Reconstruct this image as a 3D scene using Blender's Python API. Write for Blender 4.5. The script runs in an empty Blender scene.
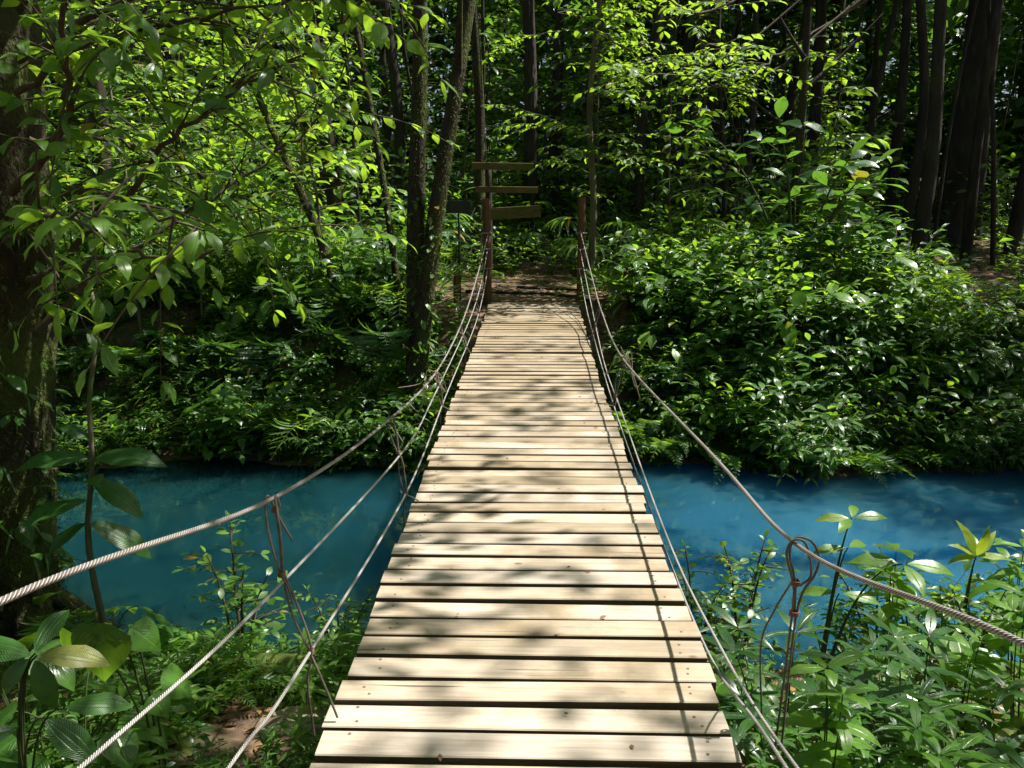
import bpy, math
import numpy as np
from math import radians, sin, cos, pi, tan

R = np.random.default_rng(11)
scene = bpy.context.scene
COL = scene.collection


# ------------------------------------------------------------------ mesh builder
class B:
    """collects quads and links them as one mesh"""
    def __init__(s):
        s.v, s.f, s.uv, s.m, s.n = [], [], [], [], 0

    def add(s, V, F, UV, mat=0):
        V = np.asarray(V, np.float32).reshape(-1, 3)
        F = np.asarray(F, np.int32).reshape(-1, 4)
        s.v.append(V); s.f.append(F + s.n)
        s.uv.append(np.asarray(UV, np.float32).reshape(-1, 2))
        s.m.append(np.full(len(F), mat, np.int32)); s.n += len(V)

    def mesh(s, name, mats, smooth=True):
        V = np.concatenate(s.v); F = np.concatenate(s.f); UV = np.concatenate(s.uv); M = np.concatenate(s.m)
        me = bpy.data.meshes.new(name)
        me.vertices.add(len(V)); me.vertices.foreach_set('co', V.ravel())
        me.loops.add(F.size); me.loops.foreach_set('vertex_index', F.ravel())
        me.polygons.add(len(F))
        me.polygons.foreach_set('loop_start', np.arange(0, F.size, 4, dtype=np.int32))
        me.polygons.foreach_set('material_index', M)
        me.polygons.foreach_set('use_smooth', np.full(len(F), smooth))
        lay = me.uv_layers.new(name='UVMap')
        lay.data.foreach_set('uv', UV[F.ravel()].ravel())
        for m in (mats if isinstance(mats, (list, tuple)) else [mats]):
            me.materials.append(m)
        me.update(); me.validate(clean_customdata=False)
        return me


def obj(name, me, parent=None, loc=(0, 0, 0), rot=(0, 0, 0), scale=1.0, label=None, cat=None, group=None, kind=None):
    o = bpy.data.objects.new(name, me); COL.objects.link(o)
    o.location = loc; o.rotation_euler = rot
    o.scale = (scale,) * 3 if np.isscalar(scale) else scale
    if parent: o.parent = parent
    if label: o['label'] = label
    if cat: o['category'] = cat
    if group: o['group'] = group
    if kind: o['kind'] = kind
    return o


def copy_thing(src, loc, rot, scale, label=None, group=None):
    c = src.copy(); COL.objects.link(c)
    c.location = loc; c.rotation_euler = rot
    c.scale = (scale,) * 3 if np.isscalar(scale) else scale
    if label: c['label'] = label
    if group: c['group'] = group
    elif 'group' in c: del c['group']
    for ch in src.children:
        d = ch.copy(); COL.objects.link(d); d.parent = c
        for g in ch.children:
            e = g.copy(); COL.objects.link(e); e.parent = d
    return c


# ------------------------------------------------------------------ geometry helpers
def unit(a):
    a = np.asarray(a, float)
    return a / np.maximum(np.linalg.norm(a, axis=-1, keepdims=True), 1e-9)


def bez(p0, p1, p2, n=8):
    t = np.linspace(0, 1, n)[:, None]
    return (1 - t) ** 2 * np.asarray(p0, float) + 2 * t * (1 - t) * np.asarray(p1, float) + t * t * np.asarray(p2, float)


def spline(P, n):
    """Catmull-Rom through P, n points"""
    P = np.asarray(P, float)
    Q = np.vstack([2 * P[0] - P[1], P, 2 * P[-1] - P[-2]])
    out = []
    for t in np.linspace(0, len(P) - 1 - 1e-6, n):
        i = int(t); u = t - i
        a, b, c, d = Q[i:i + 4]
        out.append(.5 * (2 * b + (c - a) * u + (2 * a - 5 * b + 4 * c - d) * u * u + (3 * b - a - 3 * c + d) * u ** 3))
    return np.array(out)


def tube(b, pts, rad, mat=0, sides=6, lump=0.0, caps=False, seam=False):
    pts = np.asarray(pts, float); n = len(pts)
    rad = np.broadcast_to(np.asarray(rad, float), (n,)).copy()
    tan_ = unit(np.gradient(pts, axis=0))
    ref = np.array([0.13, 0.99, 0.05]) if abs(tan_[0][1]) < .8 else np.array([.99, .1, .1])
    ux = np.zeros((n, 3)); u = ref
    for i in range(n):
        u = u - tan_[i] * np.dot(u, tan_[i]); u = u / max(np.linalg.norm(u), 1e-6); ux[i] = u
    uy = np.cross(tan_, ux)
    if caps:
        pts = np.vstack([pts[:1], pts, pts[-1:]]); rad = np.r_[1e-4, rad, 1e-4]
        ux = np.vstack([ux[:1], ux, ux[-1:]]); uy = np.vstack([uy[:1], uy, uy[-1:]]); n += 2
    a = np.linspace(0, 2 * pi, sides, endpoint=False)
    r = rad[:, None] * np.ones((1, sides))
    if lump:
        ph = R.uniform(0, 6, 4)
        s = np.arange(n)[:, None] * .35
        r = r * (1 + lump * (np.sin(2 * a + ph[0] + s) * .5 + np.sin(3 * a + ph[1] - s * .6) * .4 + np.sin(5 * a + ph[2] + s * .3) * .3) + lump * .6 * R.normal(0, .35, (n, sides)))
    V = pts[:, None] + r[..., None] * (np.cos(a)[None, :, None] * ux[:, None] + np.sin(a)[None, :, None] * uy[:, None])
    i = np.arange(n - 1)[:, None]; j = np.arange(sides)[None]
    F = np.stack([i * sides + j, i * sides + (j + 1) % sides, (i + 1) * sides + (j + 1) % sides, (i + 1) * sides + j], -1)
    L = np.r_[0, np.cumsum(np.linalg.norm(np.diff(pts, axis=0), axis=1))]
    UV = np.stack([np.repeat(L[:, None], sides, 1), np.repeat(np.abs(a / pi - 1)[None], n, 0)], -1)
    if seam:
        a2 = np.linspace(0, 2 * pi, sides + 1); m = sides + 1
        V = np.concatenate([V, V[:, :1]], 1); j = np.arange(sides)[None]
        F = np.stack([i * m + j, i * m + j + 1, (i + 1) * m + j + 1, (i + 1) * m + j], -1)
        UV = np.stack([np.repeat(L[:, None], m, 1), np.repeat((a2 / (2 * pi))[None], n, 0)], -1)
    b.add(V, F, UV, mat)


def box(b, c, s, mat=0, rot=None, bev=0.0, edge=None):
    """box with chamfered long edges (about x), centre c, size s, rot 3x3"""
    hx, hy, hz = s[0] / 2, s[1] / 2, s[2] / 2
    e = bev
    ring = np.array([[-hy + e, -hz], [hy - e, -hz], [hy, -hz + e], [hy, hz - e], [hy - e, hz], [-hy + e, hz], [-hy, hz - e], [-hy, -hz + e]])
    xs = [-hx, -hx, hx, hx]
    V = []; UV = []
    for k, x in enumerate(xs):
        for q in ring:
            sc = 0.02 if k in (0, 3) else 1
            V.append([x, q[0] * sc, q[1] * sc]); UV.append([x, q[0]])
    V = np.array(V); F = []
    for k in range(3):
        for j in range(8):
            F.append([k * 8 + j, (k + 1) * 8 + j, (k + 1) * 8 + (j + 1) % 8, k * 8 + (j + 1) % 8])
    if rot is not None: V = V @ np.asarray(rot).T
    b.add(V + np.asarray(c), F, UV, mat)
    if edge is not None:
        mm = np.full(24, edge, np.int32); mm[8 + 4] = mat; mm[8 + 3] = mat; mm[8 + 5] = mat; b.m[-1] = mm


def rotm(rx=0, ry=0, rz=0):
    cx, sx, cy, sy, cz, sz = cos(rx), sin(rx), cos(ry), sin(ry), cos(rz), sin(rz)
    return (np.array([[cz, -sz, 0], [sz, cz, 0], [0, 0, 1]]) @ np.array([[cy, 0, sy], [0, 1, 0], [-sy, 0, cy]]) @ np.array([[1, 0, 0], [0, cx, -sx], [0, sx, cx]]))


def lump_rock(b, c, s, mat=0, seed=0, n=14):
    rr = np.random.default_rng(seed); ph = rr.uniform(0, 6, 6)
    th = np.linspace(0.02, pi - .02, n); fi = np.linspace(0, 2 * pi, 2 * n, endpoint=False)
    T, P = np.meshgrid(th, fi, indexing='ij')
    d = np.stack([np.sin(T) * np.cos(P), np.sin(T) * np.sin(P), np.cos(T)], -1)
    r = 1 + .12 * np.sin(3 * d[..., 0] + ph[0]) + .12 * np.sin(4 * d[..., 1] + ph[1]) + .08 * np.sin(7 * d[..., 0] + 5 * d[..., 2] + ph[2]) + .05 * np.sin(11 * d[..., 1] + ph[3])
    d = np.sign(d) * np.abs(d) ** .7
    V = d * r[..., None] * np.asarray(s) + np.asarray(c)
    m = 2 * n
    i = np.arange(n - 1)[:, None]; j = np.arange(m)[None]
    F = np.stack([i * m + j, (i + 1) * m + j, (i + 1) * m + (j + 1) % m, i * m + (j + 1) % m], -1)
    b.add(V, F, np.stack([P, T], -1), mat)


# leaf templates ---------------------------------------------------
def template(prof, ns=5, droop=.6, fold=.25, petiole=0.0, cols=3):
    t = np.linspace(0, 1, ns + 1)
    w = np.interp(t, *prof)
    ang = droop * np.linspace(0, 1, ns + 1)
    x = np.r_[0, np.cumsum(np.cos(ang[:-1]) / ns)]; z = -np.r_[0, np.cumsum(np.sin(ang[:-1]) / ns)]
    k = np.linspace(-1, 1, cols)
    V = np.zeros((ns + 1, cols, 3)); UV = np.zeros((ns + 1, cols, 2))
    for c in range(cols):
        V[:, c, 0] = x + petiole + fold * .3 * w * abs(k[c])
        V[:, c, 1] = k[c] * w
        V[:, c, 2] = z + fold * w * abs(k[c]) - .10 * w * k[c] ** 2 * 2 + (.022 * k[c] * np.sin(t * 9 + 1.5 * k[c]) * np.minimum(1, w * 8) if ns > 4 else 0)
        UV[:, c, 0] = t; UV[:, c, 1] = .5 + .5 * k[c]
    i = np.arange(ns)[:, None]; j = np.arange(cols - 1)[None]
    F = np.stack([i * cols + j, (i + 1) * cols + j, (i + 1) * cols + j + 1, i * cols + j + 1], -1)
    return V.reshape(-1, 3), F.reshape(-1, 4), UV.reshape(-1, 2)


EL = ([0, .08, .25, .5, .75, .92, 1], [.01, .06, .19, .235, .16, .05, .006])
LA = ([0, .1, .3, .55, .8, 1], [.01, .07, .115, .10, .05, .004])
HE = ([0, .02, .12, .3, .55, .8, 1], [.12, .30, .42, .43, .32, .13, .006])
LO = ([0, .08, .3, .55, .8, 1], [.02, .09, .17, .19, .12, .004])
SL = ([0, .2, .6, 1], [.012, .045, .04, .004])
T_EL = template(EL, 6, .7, .3, .08); T_EL2 = template(EL, 4, .5, .3); T_ELF = template(([0, .45, 1], [.02, .22, .01]), 2, .4, .3)
T_ELD = template(EL, 7, 1.3, .25, .08)
T_LA = template(LA, 6, .8, .25, .04); T_LA2 = template(LA, 3, .5, .25)
T_HE = template(HE, 9, .7, .22, 0, 5); T_LO = template(LO, 9, .9, .2, .05, 5)
T_SL = template(SL, 3, .9, .2); T_SLL = template(SL, 6, 1.3, .2)


def put(b, T, P, D, N, L, W=1.0, mat=0):
    V, F, UV = T
    P = np.asarray(P, float).reshape(-1, 3); k = len(P)
    if k == 0: return
    D = unit(np.broadcast_to(np.asarray(D, float), (k, 3))); N = np.broadcast_to(np.asarray(N, float), (k, 3))
    Y = unit(np.cross(N, D)); Z = np.cross(D, Y)
    L = np.broadcast_to(np.asarray(L, float), (k,)); W = np.broadcast_to(np.asarray(W, float), (k,))
    A = (P[:, None] + L[:, None, None] * (V[None, :, 0:1] * D[:, None] + W[:, None, None] * V[None, :, 1:2] * Y[:, None] + V[None, :, 2:3] * Z[:, None]))
    n = len(V)
    FF = F[None] + (np.arange(k) * n)[:, None, None]
    b.add(A, FF, np.broadcast_to(UV[None], (k, n, 2)), mat)


def along(b, T, pts, sp, ll, mat=0, start=.12, up=.15, fwd=.55, jit=.25, opp=False, tip=True, nj=.35):
    """leaves alternating along a twig"""
    pts = np.asarray(pts, float)
    seg = np.linalg.norm(np.diff(pts, axis=0), axis=1); Ls = np.r_[0, np.cumsum(seg)]
    n = max(2, int(Ls[-1] * (1 - start) / sp))
    s = np.linspace(start, .98, n) * Ls[-1]
    if opp: s = np.repeat(s, 2); n *= 2
    p = np.stack([np.interp(s, Ls, pts[:, c]) for c in range(3)], 1)
    tg = unit(np.stack([np.interp(s, Ls, np.gradient(pts[:, c])) for c in range(3)], 1))
    side = unit(np.cross(tg, [0, 0, 1.0]) + 1e-4)
    sg = np.where(np.arange(n) % 2 == 0, 1, -1)[:, None]
    D = fwd * tg + side * sg + np.array([0, 0, up]) + R.normal(0, jit, (n, 3))
    N = np.array([0, 0, 1.0]) + R.normal(0, nj, (n, 3))
    L = ll * R.uniform(.6, 1.15, n)
    put(b, T, p, D, N, L, R.uniform(.85, 1.15, n), mat)
    if tip: put(b, T, pts[-1], tg[-1] + R.normal(0, .15, 3), [0, 0, 1], ll * .8, 1, mat)


# ------------------------------------------------------------------ materials
def new_mat(name):
    m = bpy.data.materials.new(name); m.use_nodes = True
    nt = m.node_tree; nt.nodes.clear()
    out = nt.nodes.new('ShaderNodeOutputMaterial')
    return m, nt, out


def nd(nt, t, **kw):
    n = nt.nodes.new(t)
    for k, v in kw.items():
        if k.startswith('i_'):
            key = k[2:]
            n.inputs[int(key) if key.isdigit() else key.replace('_', ' ')].default_value = v
        else:
            setattr(n, k, v)
    return n


def ramp(nt, stops, interp='LINEAR'):
    n = nt.nodes.new('ShaderNodeValToRGB'); e = n.color_ramp.elements
    n.color_ramp.interpolation = interp
    while len(e) < len(stops): e.new(.5)
    for k, (p, c) in enumerate(stops):
        e[k].position = p; e[k].color = (*c, 1) if len(c) == 3 else c
    return n


def leaf_mat(name, dark, light, trans, rough=.36, tf=.38, vein=True, ribs=False, dead=.994):
    m, nt, out = new_mat(name); L = nt.links.new
    geo = nd(nt, 'ShaderNodeNewGeometry'); oi = nd(nt, 'ShaderNodeObjectInfo')
    add = nd(nt, 'ShaderNodeMath', operation='ADD'); L(geo.outputs['Random Per Island'], add.inputs[0])
    mul = nd(nt, 'ShaderNodeMath', operation='MULTIPLY', i_1=.6); L(oi.outputs['Random'], mul.inputs[0]); L(mul.outputs[0], add.inputs[1])
    fr = nd(nt, 'ShaderNodeMath', operation='FRACT'); L(add.outputs[0], fr.inputs[0])
    rc = ramp(nt, [(0, dark), (.6, light), (.93, light), (dead, tuple(min(1, c * 1.5 + .02) for c in light)), (min(1, dead + .004), (.30, .17, .03))])
    L(fr.outputs[0], rc.inputs[0])
    rt = ramp(nt, [(0, tuple(c * .7 for c in trans)), (.9, trans), (dead, tuple(c * 1.2 for c in trans)), (min(1, dead + .004), (.5, .28, .03))])
    L(fr.outputs[0], rt.inputs[0])
    col = rc.outputs[0]
    P = nd(nt, 'ShaderNodeBsdfPrincipled', i_Roughness=rough)
    P.inputs['Specular IOR Level'].default_value = .7
    tr = nd(nt, 'ShaderNodeBsdfTranslucent')
    tcol = rt.outputs[0]
    if vein:
        uv = nd(nt, 'ShaderNodeUVMap', uv_map='UVMap'); sp = nd(nt, 'ShaderNodeSeparateXYZ'); L(uv.outputs[0], sp.inputs[0])
        av = nd(nt, 'ShaderNodeMath', operation='SUBTRACT', i_1=.5); L(sp.outputs[1], av.inputs[0])
        ab = nd(nt, 'ShaderNodeMath', operation='ABSOLUTE'); L(av.outputs[0], ab.inputs[0])
        mid = nd(nt, 'ShaderNodeMapRange', i_1=0.0, i_2=.06, i_3=1.0, i_4=0.0); L(ab.outputs[0], mid.inputs[0])
        if ribs:
            # long veins that run with the leaf plus fine cross ribs
            a = nd(nt, 'ShaderNodeMath', operation='MULTIPLY', i_1=150.0); L(sp.outputs[0], a.inputs[0])
            b_ = nd(nt, 'ShaderNodeMath', operation='MULTIPLY', i_1=60.0); L(ab.outputs[0], b_.inputs[0])
            a2 = nd(nt, 'ShaderNodeMath', operation='ADD'); L(a.outputs[0], a2.inputs[0]); L(b_.outputs[0], a2.inputs[1])
            sa = nd(nt, 'ShaderNodeMath', operation='SINE'); L(a2.outputs[0], sa.inputs[0])
            lv = nd(nt, 'ShaderNodeMapRange', i_1=-1.0, i_2=1.0, i_3=0.0, i_4=.5); L(sa.outputs[0], lv.inputs[0])
            s5 = nd(nt, 'ShaderNodeMath', operation='SUBTRACT', i_1=.2); L(ab.outputs[0], s5.inputs[0])
            s6 = nd(nt, 'ShaderNodeMath', operation='ABSOLUTE'); L(s5.outputs[0], s6.inputs[0])
            l2 = nd(nt, 'ShaderNodeMapRange', i_1=0.0, i_2=.04, i_3=.9, i_4=0.0); L(s6.outputs[0], l2.inputs[0])
            mx0 = nd(nt, 'ShaderNodeMath', operation='MAXIMUM'); L(lv.outputs[0], mx0.inputs[0]); L(l2.outputs[0], mx0.inputs[1])
            lvo = mx0.outputs[0]
        else:
            a = nd(nt, 'ShaderNodeMath', operation='MULTIPLY', i_1=1.1); L(ab.outputs[0], a.inputs[0])
            a2 = nd(nt, 'ShaderNodeMath', operation='SUBTRACT'); L(sp.outputs[0], a2.inputs[0]); L(a.outputs[0], a2.inputs[1])
            a3 = nd(nt, 'ShaderNodeMath', operation='MULTIPLY', i_1=58.0); L(a2.outputs[0], a3.inputs[0])
            sa = nd(nt, 'ShaderNodeMath', operation='SINE'); L(a3.outputs[0], sa.inputs[0])
            lv = nd(nt, 'ShaderNodeMapRange', i_1=.7, i_2=1.0, i_3=0.0, i_4=.8); L(sa.outputs[0], lv.inputs[0])
            lvo = lv.outputs[0]
        mx = nd(nt, 'ShaderNodeMath', operation='MAXIMUM'); L(mid.outputs[0], mx.inputs[0]); L(lvo, mx.inputs[1])
        mc = nd(nt, 'ShaderNodeMixRGB', blend_type='MIX'); mc.inputs[2].default_value = (*[min(1, c * 1.6 + .02) for c in light], 1)
        f = nd(nt, 'ShaderNodeMath', operation='MULTIPLY', i_1=.45); L(mx.outputs[0], f.inputs[0])
        L(f.outputs[0], mc.inputs[0]); L(col, mc.inputs[1]); col = mc.outputs[0]
        mt = nd(nt, 'ShaderNodeMixRGB', blend_type='MULTIPLY'); mt.inputs[2].default_value = (.45, .5, .4, 1)
        L(f.outputs[0], mt.inputs[0]); L(tcol, mt.inputs[1]); tcol = mt.outputs[0]
        tco = nd(nt, 'ShaderNodeTexCoord'); nm = nd(nt, 'ShaderNodeTexNoise', i_Scale=24.0, i_Detail=4); L(tco.outputs['Object'], nm.inputs[0])
        rm = ramp(nt, [(.30, (.45, .42, .35)), (.42, (.9, .9, .9)), (.62, (1, 1, 1)), (.72, (1.25, 1.2, .9))]); L(nm.outputs[0], rm.inputs[0])
        mm_ = nd(nt, 'ShaderNodeMixRGB', blend_type='MULTIPLY', i_0=.8); L(col, mm_.inputs[1]); L(rm.outputs[0], mm_.inputs[2]); col = mm_.outputs[0]
        mm2 = nd(nt, 'ShaderNodeMixRGB', blend_type='MULTIPLY', i_0=.8); L(tcol, mm2.inputs[1]); L(rm.outputs[0], mm2.inputs[2]); tcol = mm2.outputs[0]
        bp = nd(nt, 'ShaderNodeBump', i_Strength=.5, i_Distance=.004, invert=True); L(mx.outputs[0], bp.inputs['Height'])
        L(bp.outputs[0], P.inputs['Normal'])
    L(col, P.inputs['Base Color']); L(tcol, tr.inputs['Color'])
    mix = nd(nt, 'ShaderNodeMixShader', i_0=tf); L(P.outputs[0], mix.inputs[1]); L(tr.outputs[0], mix.inputs[2])
    L(mix.outputs[0], out.inputs['Surface'])
    return m


def noise_mat(name, stops, scale=4.0, detail=8, rough=.85, bump=.4, dist=.02, stretch=(1, 1, 1), coord='Object', second=None, spec=.3, ndist=.0):
    m, nt, out = new_mat(name); L = nt.links.new
    tc = nd(nt, 'ShaderNodeTexCoord'); mp = nd(nt, 'ShaderNodeMapping'); mp.inputs['Scale'].default_value = stretch
    L(tc.outputs[coord], mp.inputs[0])
    nz = nd(nt, 'ShaderNodeTexNoise', i_Scale=scale, i_Detail=detail, i_Roughness=.62, i_Distortion=ndist); L(mp.outputs[0], nz.inputs[0])
    rc = ramp(nt, stops); L(nz.outputs[0], rc.inputs[0]); col = rc.outputs[0]
    if second:
        sc2, thr0, thr1, c2, upk = second
        n2 = nd(nt, 'ShaderNodeTexNoise', i_Scale=sc2, i_Detail=6); L(tc.outputs[coord], n2.inputs[0])
        fac = n2.outputs[0]
        if upk:
            geo = nd(nt, 'ShaderNodeNewGeometry'); sx = nd(nt, 'ShaderNodeVectorMath', operation='DOT_PRODUCT')
            sx.inputs[1].default_value = upk; L(geo.outputs['Normal'], sx.inputs[0])
            ad = nd(nt, 'ShaderNodeMath', operation='MULTIPLY_ADD', i_1=.22); L(sx.outputs['Value'], ad.inputs[0]); L(fac, ad.inputs[2]); fac = ad.outputs[0]
        mr = nd(nt, 'ShaderNodeMapRange', i_1=thr0, i_2=thr1); L(fac, mr.inputs[0])
        mx = nd(nt, 'ShaderNodeMixRGB'); mx.inputs[2].default_value = (*c2, 1); L(mr.outputs[0], mx.inputs[0]); L(col, mx.inputs[1]); col = mx.outputs[0]
    P = nd(nt, 'ShaderNodeBsdfPrincipled', i_Roughness=rough); P.inputs['Specular IOR Level'].default_value = spec
    L(col, P.inputs['Base Color'])
    n3 = nd(nt, 'ShaderNodeTexNoise', i_Scale=scale * 3, i_Detail=8); L(mp.outputs[0], n3.inputs[0])
    bp = nd(nt, 'ShaderNodeBump', i_Strength=bump, i_Distance=dist); L(n3.outputs[0], bp.inputs['Height']); L(bp.outputs[0], P.inputs['Normal'])
    L(P.outputs[0], out.inputs['Surface'])
    return m


M = {}
M['leaf'] = leaf_mat('glossy_leaf', (.028, .085, .012), (.065, .165, .020), (.34, .62, .035), .29, .43)
M['leaf_deep'] = leaf_mat('deep_green_leaf', (.014, .050, .012), (.034, .105, .020), (.20, .44, .035), .30, .36)
M['leaf_light'] = leaf_mat('light_green_leaf', (.055, .150, .014), (.11, .24, .024), (.46, .74, .04), .36, .48)
M['leaf_small'] = leaf_mat('small_leaf', (.035, .095, .014), (.080, .19, .026), (.36, .60, .05), .38, .42, vein=False)
M['leaf_far'] = leaf_mat('far_leaf', (.022, .065, .011), (.055, .14, .020), (.32, .60, .035), .36, .45, vein=False)
M['leaf_fern'] = leaf_mat('fern_leaf', (.030, .095, .013), (.065, .175, .022), (.34, .62, .04), .40, .45, vein=False)
M['leaf_ribbed'] = leaf_mat('ribbed_leaf', (.022, .075, .014), (.045, .135, .022), (.24, .48, .04), .36, .38, ribs=True)
M['leaf_yellow'] = leaf_mat('yellow_leaf', (.16, .27, .02), (.28, .38, .03), (.60, .74, .05), .36, .5)
M['stem'] = noise_mat('green_stem', [(.3, (.030, .060, .016)), (.7, (.075, .085, .03))], 14, rough=.6, bump=.2, dist=.003)
M['twig'] = noise_mat('brown_twig', [(.3, (.040, .030, .020)), (.7, (.10, .075, .045))], 18, rough=.8, bump=.4, dist=.004)
M['bark'] = noise_mat('forest_bark', [(.3, (.016, .012, .008)), (.55, (.040, .031, .022)), (.78, (.095, .08, .06))], 3.2, stretch=(2.2, 2.2, .5), bump=.9, dist=.03, second=(1.1, .56, .70, (.045, .065, .015), None))
M['bark_moss'] = noise_mat('mossy_bark', [(.3, (.018, .012, .008)), (.6, (.055, .038, .024)), (.8, (.12, .09, .065))], 9, stretch=(2.0, 2.0, .8), detail=12, bump=1.0, dist=.05, second=(2.6, .52, .74, (.070, .090, .015), (.75, -.2, .5)))
M['bark_smooth'] = noise_mat('smooth_bark', [(.3, (.055, .048, .03)), (.7, (.16, .14, .09))], 4, stretch=(2, 2, .5), bump=.5, dist=.01, second=(1.7, .5, .66, (.075, .10, .02), None))
M['moss'] = noise_mat('moss', [(.3, (.035, .05, .008)), (.7, (.11, .14, .02))], 25, bump=1.0, dist=.02)
M['post'] = noise_mat('reddish_post_wood', [(.25, (.050, .024, .012)), (.6, (.12, .058, .030)), (.8, (.17, .10, .06))], 6, stretch=(5, 5, .5), bump=.6, dist=.006, second=(3.0, .55, .7, (.05, .055, .018), None))
M['sign'] = noise_mat('mossy_board', [(.3, (.07, .05, .024)), (.65, (.16, .115, .05)), (.85, (.23, .17, .08))], 7, stretch=(.8, 5, 5), bump=.5, dist=.006, second=(6.0, .48, .62, (.075, .095, .018), None))
M['sign_paint'] = noise_mat('faded_yellow_paint', [(.3, (.34, .25, .04)), (.7, (.55, .42, .08))], 20, bump=.1, dist=.002)
M['dark_sign'] = noise_mat('dark_panel', [(.3, (.020, .024, .020)), (.7, (.045, .050, .040))], 8, bump=.2, dist=.003)
M['rock'] = noise_mat('pale_stone', [(.3, (.13, .10, .07)), (.7, (.32, .26, .19))], 7, bump=.7, dist=.02, second=(3.0, .55, .65, (.06, .08, .02), None))
M['rotten'] = noise_mat('rotten_wood', [(.3, (.05, .028, .014)), (.6, (.16, .085, .04)), (.8, (.28, .17, .09))], 7, stretch=(.5, 3, 3), bump=1, dist=.02, second=(4.0, .5, .62, (.09, .12, .02), (0, 0, 1)))
M['copper'] = noise_mat('copper_wire', [(.3, (.10, .040, .025)), (.7, (.26, .11, .07))], 60, rough=.45, bump=.3, dist=.001, spec=.5)
M['nail'] = noise_mat('rusty_nail', [(.3, (.08, .05, .035)), (.7, (.22, .17, .13))], 80, rough=.5, bump=.2, dist=.001)


def rope_mat(name, c0, c1, freq, rough=.5):
    m, nt, out = new_mat(name); L = nt.links.new
    uv = nd(nt, 'ShaderNodeUVMap', uv_map='UVMap'); sp = nd(nt, 'ShaderNodeSeparateXYZ'); L(uv.outputs[0], sp.inputs[0])
    a = nd(nt, 'ShaderNodeMath', operation='MULTIPLY', i_1=freq); L(sp.outputs[0], a.inputs[0])
    c = nd(nt, 'ShaderNodeMath', operation='MULTIPLY_ADD', i_1=2 * pi * 5); L(sp.outputs[1], c.inputs[0]); L(a.outputs[0], c.inputs[2])
    s = nd(nt, 'ShaderNodeMath', operation='SINE'); L(c.outputs[0], s.inputs[0])
    mr = nd(nt, 'ShaderNodeMapRange', i_1=-1.0, i_2=1.0); L(s.outputs[0], mr.inputs[0])
    tc = nd(nt, 'ShaderNodeTexCoord'); nz = nd(nt, 'ShaderNodeTexNoise', i_Scale=9.0, i_Detail=6); L(tc.outputs['Object'], nz.inputs[0])
    mm = nd(nt, 'ShaderNodeMath', operation='MULTIPLY'); L(mr.outputs[0], mm.inputs[0]); L(nz.outputs[0], mm.inputs[1])
    rc = ramp(nt, [(.05, c0), (.5, c1)]); L(mm.outputs[0], rc.inputs[0])
    P = nd(nt, 'ShaderNodeBsdfPrincipled', i_Roughness=rough); L(rc.outputs[0], P.inputs['Base Color'])
    bp = nd(nt, 'ShaderNodeBump', i_Strength=1.0, i_Distance=.003); L(mr.outputs[0], bp.inputs['Height']); L(bp.outputs[0], P.inputs['Normal'])
    L(P.outputs[0], out.inputs['Surface'])
    return m


M['cable'] = rope_mat('twisted_steel_cable', (.13, .115, .105), (.42, .375, .35), 560)
M['thin_cable'] = rope_mat('thin_steel_cable', (.24, .23, .22), (.62, .60, .57), 800, .42)
M['cord'] = noise_mat('dark_grey_cord', [(.3, (.055, .045, .038)), (.7, (.15, .125, .105))], 40, rough=.55, bump=.3, dist=.001)
M['pale_cord'] = rope_mat('frayed_pale_cord', (.20, .15, .09), (.50, .40, .26), 600, .8)


M['shaded_edge'] = noise_mat('shade_brown_edge', [(.3, (.055, .036, .022)), (.6, (.12, .085, .052)), (.8, (.20, .155, .10))], 5, stretch=(1, 8, 8), bump=.6, dist=.004)  # plank side faces coloured dark brown to paint in the shade between boards


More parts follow.
